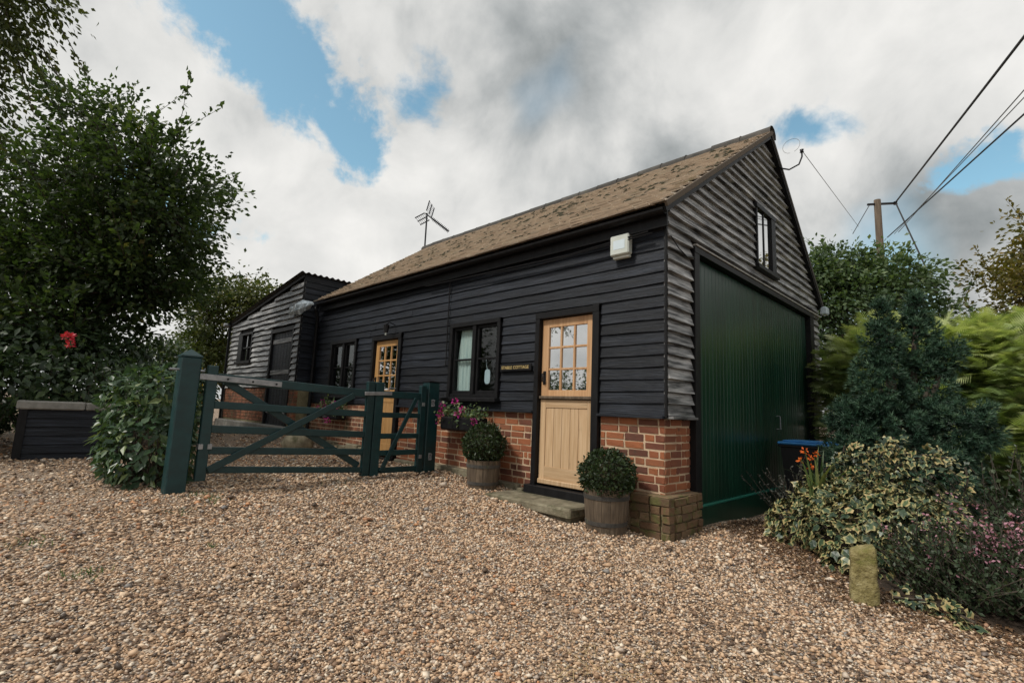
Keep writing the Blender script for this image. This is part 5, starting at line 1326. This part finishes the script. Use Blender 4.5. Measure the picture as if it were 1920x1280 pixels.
def sprigs(t_, bases, n, L, spread, material, lsz, name, tone=.5, flowers=None, fl_mat=None, thick=.0035):
    P_ = []; D_ = []; T_ = []; fp = []; fd = []; st_ = MB()
    for b in bases:
        b = np.array(b, float)
        for k in range(n):
            d = nrm(np.array((rng.normal(0, spread), rng.normal(0, spread) - .15, 1.0))); l = L * rng.uniform(.55, 1.15); m = 26
            s = np.linspace(.15, 1, m); bend = rng.normal(0, .25, 3) * np.array((1, 1, .2))
            c = b + rng.normal(0, .06, 3) * np.array((1, 1, .0)) + d * (s * l)[:, None] + bend * (s ** 2 * l)[:, None]
            P_.append(c); D_.append(d * .6 + rng.normal(0, .6, (m, 3))); T_.append(np.clip(rng.normal(tone, .2) + rng.normal(0, .15, m), 0, 1))
            st_.tube([c[0], c[m // 2], c[-1]], thick, 3, cap=False)
            if flowers and rng.random() < flowers:
                q_ = c[-9:]; fp.append(np.repeat(q_, 2, 0) + rng.normal(0, .012, (18, 3))); fd.append(rng.normal(0, 1, (18, 3)))
    P_ = np.concatenate(P_); leaf_mesh(name, SIMPLE, P_, np.concatenate(D_), rng.normal(0, 1, P_.shape), lsz * rng.uniform(.6, 1.2, len(P_)), material, t_, np.concatenate(T_), kind='stuff')
    if fp: fp = np.concatenate(fp); leaf_mesh('flowers', SIMPLE, fp, np.concatenate(fd), rng.normal(0, 1, fp.shape), .024 * rng.uniform(.7, 1.3, len(fp)), fl_mat, t_, kind='stuff')
    st_.build('stem', 'bark', t_, kind='stuff')
t = thing('heather', (2.2, .25, 0), 'bushy purple-flowering heather filling the bed at right', 'shrub')
sprigs(t, [(x, y, gzf(x, y)) for x, y in ((1.85, .15), (2.0, .05), (2.2, .02), (2.4, .0), (2.6, .0), (2.8, .05), (1.95, .4), (2.2, .35), (2.45, .3), (2.7, .3), (2.05, .65), (2.35, .65), (2.65, .6), (2.95, .3))], 30, .50, .55, 'heather_green', .036, 'foliage', .45, .0)
sprigs(t, [(x, y, gzf(x, y) + .08) for x, y in ((2.3, .35), (2.45, .2), (2.6, .15), (2.75, .2), (2.3, .65), (2.5, .5), (2.72, .45), (2.9, .2))], 26, .55, .42, 'heather_green', .028, 'foliage', .5, .85, 'heather_flower')
sprigs(t, [(x, y, gzf(x, y) + .05) for x, y in ((1.85, .3), (1.98, .2), (2.1, .1), (2.3, .0))], 16, .42, .40, 'heather_green', .030, 'foliage', .5, .35, 'heather_flower')
t = thing('lavender', (.72, 1.45, 0), 'thin grey lavender sprigs against the green garage door', 'shrub')
sprigs(t, [(.70, 1.45, 0), (.78, 1.35, 0), (.66, 1.6, 0), (.85, 1.5, 0)], 14, .68, .28, 'grey_sprig', .028, 'foliage')
t = thing('dark_shrub', (2.7, 1.6, 0), 'dark twiggy shrub between heather and golden conifer', 'shrub')
sprigs(t, [(x, y, gzf(x, y)) for x, y in ((2.3, 1.3), (2.5, 1.6), (2.8, 1.4), (2.9, 1.9), (2.3, 1.9), (3.2, 1.6), (3.0, 1.0), (2.6, 1.05))], 26, .85, .32, 'heather_green', .045, 'foliage', .35, .06, 'heather_flower')
t = thing('yellow_plant', (-13.3, -.8, .4), 'tall yellow flowering plant beside the outbuilding corner', 'plant')
blades(t, (-13.25, -.75, .38), 40, 1.75, .07, .35, 'blade_yellow')
for k in range(5): petals('flower', [(-13.0 + rng.normal(0, .15), -.8 + rng.normal(0, .15), 1.25 + rng.normal(0, .15))], .05, 20, .06, 'orange_petal', t)
t = thing('gate_plant', (-5.6, -2.55, .2), 'pale leafy shrub glimpsed between gate post and gate', 'shrub')
p, nn, rr = shell_points(650, [((-6.7, -2.62, .85), (.28, .22, .55)), ((-6.6, -2.60, .45), (.25, .2, .3))])
leaf_mesh('foliage', SIMPLE, p, nn + rng.normal(0, .5, p.shape), nn + rng.normal(0, .5, p.shape), .075, 'blade_green', t, kind='stuff')
MB().tube([(-6.65, -2.6, .15), (-6.7, -2.62, .9)], .015, 5).build('stem', 'bark', t)

# ------------------------------------------------------------------ other things
# marker stone
def stone_marker():
    bm_ = bmesh.new(); bmesh.ops.create_cube(bm_, size=1)
    for v in bm_.verts: v.co = Vector((v.co.x * .21, v.co.y * .17, v.co.z * .54))
    bmesh.ops.subdivide_edges(bm_, edges=list(bm_.edges), cuts=13, use_grid_fill=True)
    from mathutils import noise as mn
    hx, hy, hz, rb = .105, .085, .27, .032
    for v in bm_.verts:
        c_ = v.co; inn = Vector((max(-hx + rb, min(hx - rb, c_.x)), max(-hy + rb, min(hy - rb, c_.y)), max(-hz, min(hz - rb, c_.z))))
        dd = c_ - inn
        if dd.length > 1e-6: v.co = inn + dd.normalized() * rb
        v.co.x *= 1 - .10 * (v.co.z + hz) / .54 + .02 * mn.noise(Vector((0, 0, v.co.z * 6))); v.co.z += .03 * v.co.x / .1 * (v.co.z > .1)
    bm_.normal_update()
    for v in bm_.verts: v.co += v.normal * (mn.noise(v.co * 11) * .009 + mn.noise(v.co * 30) * .006 - max(0, mn.noise(v.co * 17 + Vector((5, 2, 1))) - .35) * .04)
    me = bpy.data.meshes.new('marker_stone'); bm_.to_mesh(me); bm_.free()
    me.transform(Matrix.Translation((1.585, -.33, gzf(1.58, -.33) + .135)) @ Matrix.Rotation(R(16), 4, 'Z') @ Matrix.Rotation(R(2), 4, 'X') @ Matrix.Diagonal((.76, .80, .80, 1)))
    o = link('marker_stone', me, 'marker_stone', None, origin=(1.585, -.33, gzf(1.58, -.33)), smoothf=True)
    tag(o, 'squat mossy yellow stone marker at the gravel edge', 'stone')
stone_marker()
# wheelie bin
t = thing('wheeled_bin', (.42, 3.05, -.03), 'black wheeled bin with blue lid in front of the garage door', 'bin')
mb = MB(); V = [(.42 + sx * w_, 3.05 + sy * w_, z) for z, w_ in ((.02, .20), (.82, .27)) for sx, sy in ((-1, -1), (1, -1), (1, 1), (-1, 1))]
mb.add(V, [(3, 2, 1, 0), (4, 5, 6, 7)] + [(k, (k + 1) % 4, 4 + (k + 1) % 4, 4 + k) for k in range(4)]); mb.build('body', 'bin_body', t)
MB().box(.13, .71, 2.76, 3.34, .80, .835, .01).build('rim', 'bin_body', t)
mb = MB(); mb.box(.12, .72, 2.75, 3.35, .836, .87, .012); mb.box(.17, .67, 2.80, 3.30, .868, .892, .012); mb.build('lid', 'blue_lid', t)
for yy in (2.85, 3.25): MB().tube([(.16, yy - .03, .09), (.16, yy + .03, .09)], .09, 14).build('wheel', 'bin_body', t)
# low shed on the left
t = thing('log_shed', (-7.5, -3.7, .2), 'low black boarded shed with grey concrete lid under the hedge', 'shed')
sx1 = -7.05
for k in range(6):
    z0 = .17 + k * .118
    V = []; F = []
    MB().add([(sx1 + a, y, z0 + b) for y in (-4.30, -3.02) for a, b in ((.028, 0), (.006, 0), (-.004, .128), (.008, .128))], [(0, 1, 5, 4), (1, 2, 6, 5), (2, 3, 7, 6), (3, 0, 4, 7), (3, 2, 1, 0), (4, 5, 6, 7)]).build('board', 'black_boards', t, origin=(sx1, -4.3, z0))
MB().box(-7.95, sx1 - .005, -4.30, -3.02, .1, .87).build('wall', 'sheathing', t)
MB().box(-8.05, sx1 + .07, -4.36, -3.66, .872, .985, .015).build('lid_slab', 'concrete', t, origin=(-7.5, -4, .87)); MB().box(-8.05, sx1 + .065, -3.65, -2.95, .872, .98, .015).build('lid_slab', 'concrete', t, origin=(-7.5, -3.3, .87))
MB().box(sx1 + .0, sx1 + .05, -4.33, -4.24, .1, .872, .004).build('corner_post', 'black_trim', t)
# boulder by the courtyard
def boulder(c_, s, label):
    v = ICO2_V.copy(); v = v * (1 + .12 * np.sin(v[:, :1] * 3 + 1) * np.cos(v[:, 1:2] * 4)) * np.array(s) + np.array(c_)
    o = bulk('boulder', v, ICO2_F, 'stone', origin=c_, smoothf=True); tag(o, label, 'boulder')
boulder((-6.6, -.75, gzf(-6.6, -.75) + .10), (.34, .26, .22), 'rounded grey boulder lying in the yard behind the gate')

# telegraph pole and wires
px_, py_ = .04, 12.01
t = thing('telegraph_pole', (px_, py_, 0), 'wooden telegraph pole above the trees on the right', 'telegraph pole')
MB().tube([(px_, py_, -.5), (px_, py_, 3.5), (px_ - .0, py_, 7.38)], [.12, .10, .082], 12).build('shaft', 'pole_wood', t, smoothf=True)
MB().bar((px_ - .2, py_ - .18, 7.24), (px_ + .36, py_ + .34, 7.30), .05, .05).build('bracket', 'dark_metal', t)
MB().lathe([(0, 0), (.05, .0), (.035, .04), (.05, .08), (0, .1)], 10, (.40, 12.37, 7.27)).build('insulator', 'dark_metal', t)
def wire(a, b, r_, label, sag=.0, matn='wire_black'):
    a = np.array(a, float); b = np.array(b, float); pts = []
    for k in range(25):
        s = k / 24; p = a + (b - a) * s; p[2] -= sag * 4 * s * (1 - s); pts.append(tuple(p))
    o = MB().tube(pts, r_, 6).build('overhead_wire', matn, origin=tuple(a)); tag(o, label, 'wire')
def ext(a, b, k): a = np.array(a, float); b = np.array(b, float); return a + (b - a) * k
A = (.40, 12.37, 7.33)
wire(A, ext(A, (2.81, 4.93, 6.59), 1.9), .021, 'thickest black overhead wire running from pole to upper right')
wire((.43, 12.30, 6.44), ext((.43, 12.30, 6.44), (2.76, 5.02, 5.85), 1.9), .009, 'thin grey upper overhead wire below the thick one', 0, 'wire_grey')
wire((.35, 12.2, 6.38), ext((.35, 12.2, 6.38), (2.78, 4.95, 5.74), 1.9), .008, 'faint grey overhead wire close under another', 0, 'wire_grey')
wire((.20, 12.15, 6.30), ext((.20, 12.15, 6.30), (2.74, 5.06, 5.52), 1.9), .015, 'lowest black overhead wire running to the right edge')
wire(A, (1.30, 10.2, 4.2), .018, 'short black wire dropping from the pole bracket into the trees')
wire((-.12, 11.85, 7.22), (-.5, 11.6, 6.4), .010, 'short stay wire left of the pole top')
wire((.34, 3.58, 5.22), ext((.34, 3.58, 5.22), (-.38, 11.73, 6.62), 1.0), .005, 'fine grey wire from gable bracket toward the trees', 0, 'wire_grey')

# ------------------------------------------------------------------ gravel and weeds
PEB_V = np.array([(1, 0, 0), (-1, 0, 0), (0, 1, 0), (0, -1, 0), (0, 0, 1), (0, 0, -1)], float) * .58
PEB_F = np.array([(0, 2, 4), (2, 1, 4), (1, 3, 4), (3, 0, 4), (2, 0, 5), (1, 2, 5), (3, 1, 5), (0, 3, 5)])
def free_ground(x, y):
    k = ~in_poly(x, y, BED)
    k &= ~((y > -.03) & (x > XL) & (x < .05)) & ~((x > -.33) & (x < .1) & (y > -.1) & (y < .56)) & ~((x > -1.97) & (x < -.73) & (y > -.51)) & ~((x > OXL) & (x < OXR) & (y > OY - .15))
    k &= ~((x < .07) & (y > .5)) | (x > .0)
    k &= ~((x < -7.05) & (x > -8) & (y > -4.3) & (y < -3))
    return k
def gravel():
    allV = []; allF = []; allR = []; n0 = 0
    for r0, r1, dens, L in ((1.6, 2.9, 9800, .0150), (2.9, 4.4, 6400, .0172), (4.4, 6.4, 3000, .0225), (6.4, 9.5, 950, .031), (9.5, 12.5, 170, .045)):
        a0, a1 = R(76), R(198)                 # the wedge of driveway in front of the cottage
        area = (a1 - a0) / 2 * (r1 ** 2 - r0 ** 2); n = int(area * dens)
        rr = np.sqrt(rng.uniform(r0 ** 2, r1 ** 2, n)); an = rng.uniform(a0, a1, n)
        x = CAM[0] + rr * np.cos(an); y = CAM[1] + rr * np.sin(an)
        k = free_ground(x, y); 
        # worn, earthier patches carry fewer stones
        patch = .5 + .5 * np.sin(x * 1.3 + 1.2 * np.sin(y * .9 + 1)) * np.sin(y * 1.1 + .8 * np.sin(x * .7)); u_ = (x * .62 - y * .78); track = np.exp(-((u_ - 2.15) / .22) ** 2) + np.exp(-((u_ - .75) / .22) ** 2); left = np.clip((-x - y - 5.4) / 1.5, 0, 1)
        bare = sum(a_ * np.exp(-(((x - bx_) / rx_) ** 2 + ((y - by_) / ry_) ** 2)) for bx_, by_, rx_, ry_, a_ in ((.55, -1.95, .5, .22, .6), (.95, -2.45, .35, .25, .6), (-3.4, -3.95, .9, .4, .55), (1.2, -.55, .35, .3, .4), (-1.6, -3.9, .4, .3, .4), (-2.2, -1.7, .5, .25, .35), (.35, .75, .4, .6, .6))) * (.6 + .4 * np.sin(x * 9 + 2 * np.sin(y * 7)))
        k &= rng.random(n) < np.clip(-bare + .72 + .28 * (patch > .18) - .30 * track * (.5 + .5 * np.sin(x * 5 + y * 3)) - .45 * left, .25, 1) 
        x, y = x[k], y[k]; n = len(x)
        s = L * .90 * np.exp(rng.normal(0, .36, n)); sc_ = np.stack([s, s * rng.uniform(.6, .95, n), s * rng.uniform(.35, .65, n)], -1)
        V = PEB_V[None] + rng.normal(0, .13, (n, 6, 3)); V = V * sc_[:, None, :]
        th = rng.uniform(0, 2 * math.pi, n); tl = rng.normal(0, .28, n); c_, s_ = np.cos(tl)[:, None], np.sin(tl)[:, None]
        vy = V[..., 1] * c_ - V[..., 2] * s_; vz = V[..., 1] * s_ + V[..., 2] * c_; c_, s_ = np.cos(th)[:, None], np.sin(th)[:, None]
        vx = V[..., 0] * c_ - vy * s_; vy = V[..., 0] * s_ + vy * c_
        W = np.stack([vx + x[:, None], vy + y[:, None], vz + (gz(x, y) + sc_[:, 2] * rng.uniform(.0, .75, n))[:, None]], -1)
        allV.append(W.reshape(-1, 3)); allF.append((PEB_F[None] + (np.arange(n) * 6)[:, None, None] + n0).reshape(-1, 3)); n0 += n * 6
        allR.append(np.repeat(np.clip(rng.random(n) + .10 * (patch[k] - .5), 0, 1), 6))
    o = bulk('gravel', np.concatenate(allV), np.concatenate(allF), 'flint', smoothf=False, kind='stuff', attrs={'rnd': np.concatenate(allR)})
    tag(o, 'loose tan and grey flint gravel covering the drive', 'gravel')
gravel()
def weeds():
    P_ = []; D_ = []
    for (x, y, r_, n) in ((-1.55, -4.02, .06, 60), (-2.3, -4.25, .07, 50), (-2.55, -3.35, .06, 40), (-2.9, -3.0, .05, 30), (-2.75, -3.05, .05, 30), (-1.75, -3.3, .03, 14), (-3.1, -3.08, .07, 70), (2.75, -.75, .12, 120), (2.9, -.6, .14, 140), (3.2, -.7, .15, 120), (-2.45, -1.75, .05, 24), (-3.0, -1.7, .12, 40)):
        p = np.stack([x + rng.normal(0, r_, n), y + rng.normal(0, r_, n)], -1); P_.append(np.stack([p[:, 0], p[:, 1], gz(p[:, 0], p[:, 1])], -1)); D_.append(np.array((0, 0, .8)) + rng.normal(0, .6, (n, 3)))
    P_ = np.concatenate(P_); D_ = np.concatenate(D_)
    o = leaf_mesh('weeds', ([(-.09, 0, 0), (.09, 0, 0), (0, 1, 0)], [(0, 1, 2)]), P_, D_, rng.normal(0, 1, P_.shape), .05 * rng.uniform(.5, 1.3, len(P_)), 'leaf_decid', None, kind='stuff'); tag(o, 'small tufts of grass and weeds in the gravel', 'weeds')
    n = 130; c_ = np.array([(.85, -2.35), (1.0, -2.2), (1.15, -2.5), (1.3, -2.05), (1.5, -1.6), (.95, -2.55)])[rng.integers(0, 6, n)]
    x = c_[:, 0] + rng.normal(0, .10, n); y = c_[:, 1] + rng.normal(0, .10, n); p = np.stack([x, y, gz(x, y) + .016], -1); d = rng.normal(0, 1, (n, 3)) * np.array((1, 1, .06))
    o = leaf_mesh('straw', ([(-.012, 0, 0), (.012, 0, 0), (.012, 1, 0), (-.012, 1, 0)], [(0, 1, 2), (0, 2, 3)]), p, d, np.array((0, 0, 1.0)) + rng.normal(0, .1, (n, 3)), .10 * rng.uniform(.5, 1.4, n), 'straw', None, kind='stuff'); tag(o, 'scattered dry straw lying on the gravel', 'straw')
    # bark litter along the bed edge
    n = 9000; s = rng.random(n) ** 1.5; edge = np.array([(.2, 1.6), (.45, 1.3), (.62, 1.0), (1.0, .58), (1.36, .14), (1.78, -.22), (2.3, -.25), (3.2, -.35)]); ss = s * (len(edge) - 1.001); i_ = ss.astype(int); f = (ss - i_)[:, None]
    b = edge[i_] * (1 - f) + edge[i_ + 1] * f + rng.normal(0, .20, (n, 2)) + np.where(rng.random((n, 1)) < .5, np.array((-.12, -.10)), 0)
    p = np.stack([b[:, 0], b[:, 1], gz(b[:, 0], b[:, 1]) + .014], -1); p = p[(b[:, 0] > .12)]
    o = leaf_mesh('leaf_litter', SIMPLE, p, rng.normal(0, 1, p.shape) * np.array((1, 1, .15)), np.array((0, 0, 1.0)) + rng.normal(0, .35, p.shape), .026 * rng.uniform(.6, 1.4, len(p)), 'litter', None, kind='stuff'); tag(o, 'brown leaf litter strewn along the bed edge', 'leaf litter')
def fallen():
    n = 260; an = rng.uniform(R(85), R(185), n); rr = np.sqrt(rng.uniform(4, 60, n)); x = CAM[0] + rr * np.cos(an); y = CAM[1] + rr * np.sin(an); k = free_ground(x, y); x, y = x[k], y[k]; n = len(x)
    p = np.stack([x, y, gz(x, y) + .014], -1)
    o = leaf_mesh('fallen_leaves', OVATE, p, rng.normal(0, 1, p.shape) * np.array((1, 1, .1)), np.array((0, 0, 1.0)) + rng.normal(0, .25, p.shape), .04 * rng.uniform(.5, 1.3, n), 'litter', None, kind='stuff'); tag(o, 'few brown fallen leaves scattered on the drive', 'leaves')
foliage('litter', [(0, (.05, .028, .016)), (.6, (.13, .072, .038)), (1, (.24, .15, .08))], 0)
weeds()
fallen()
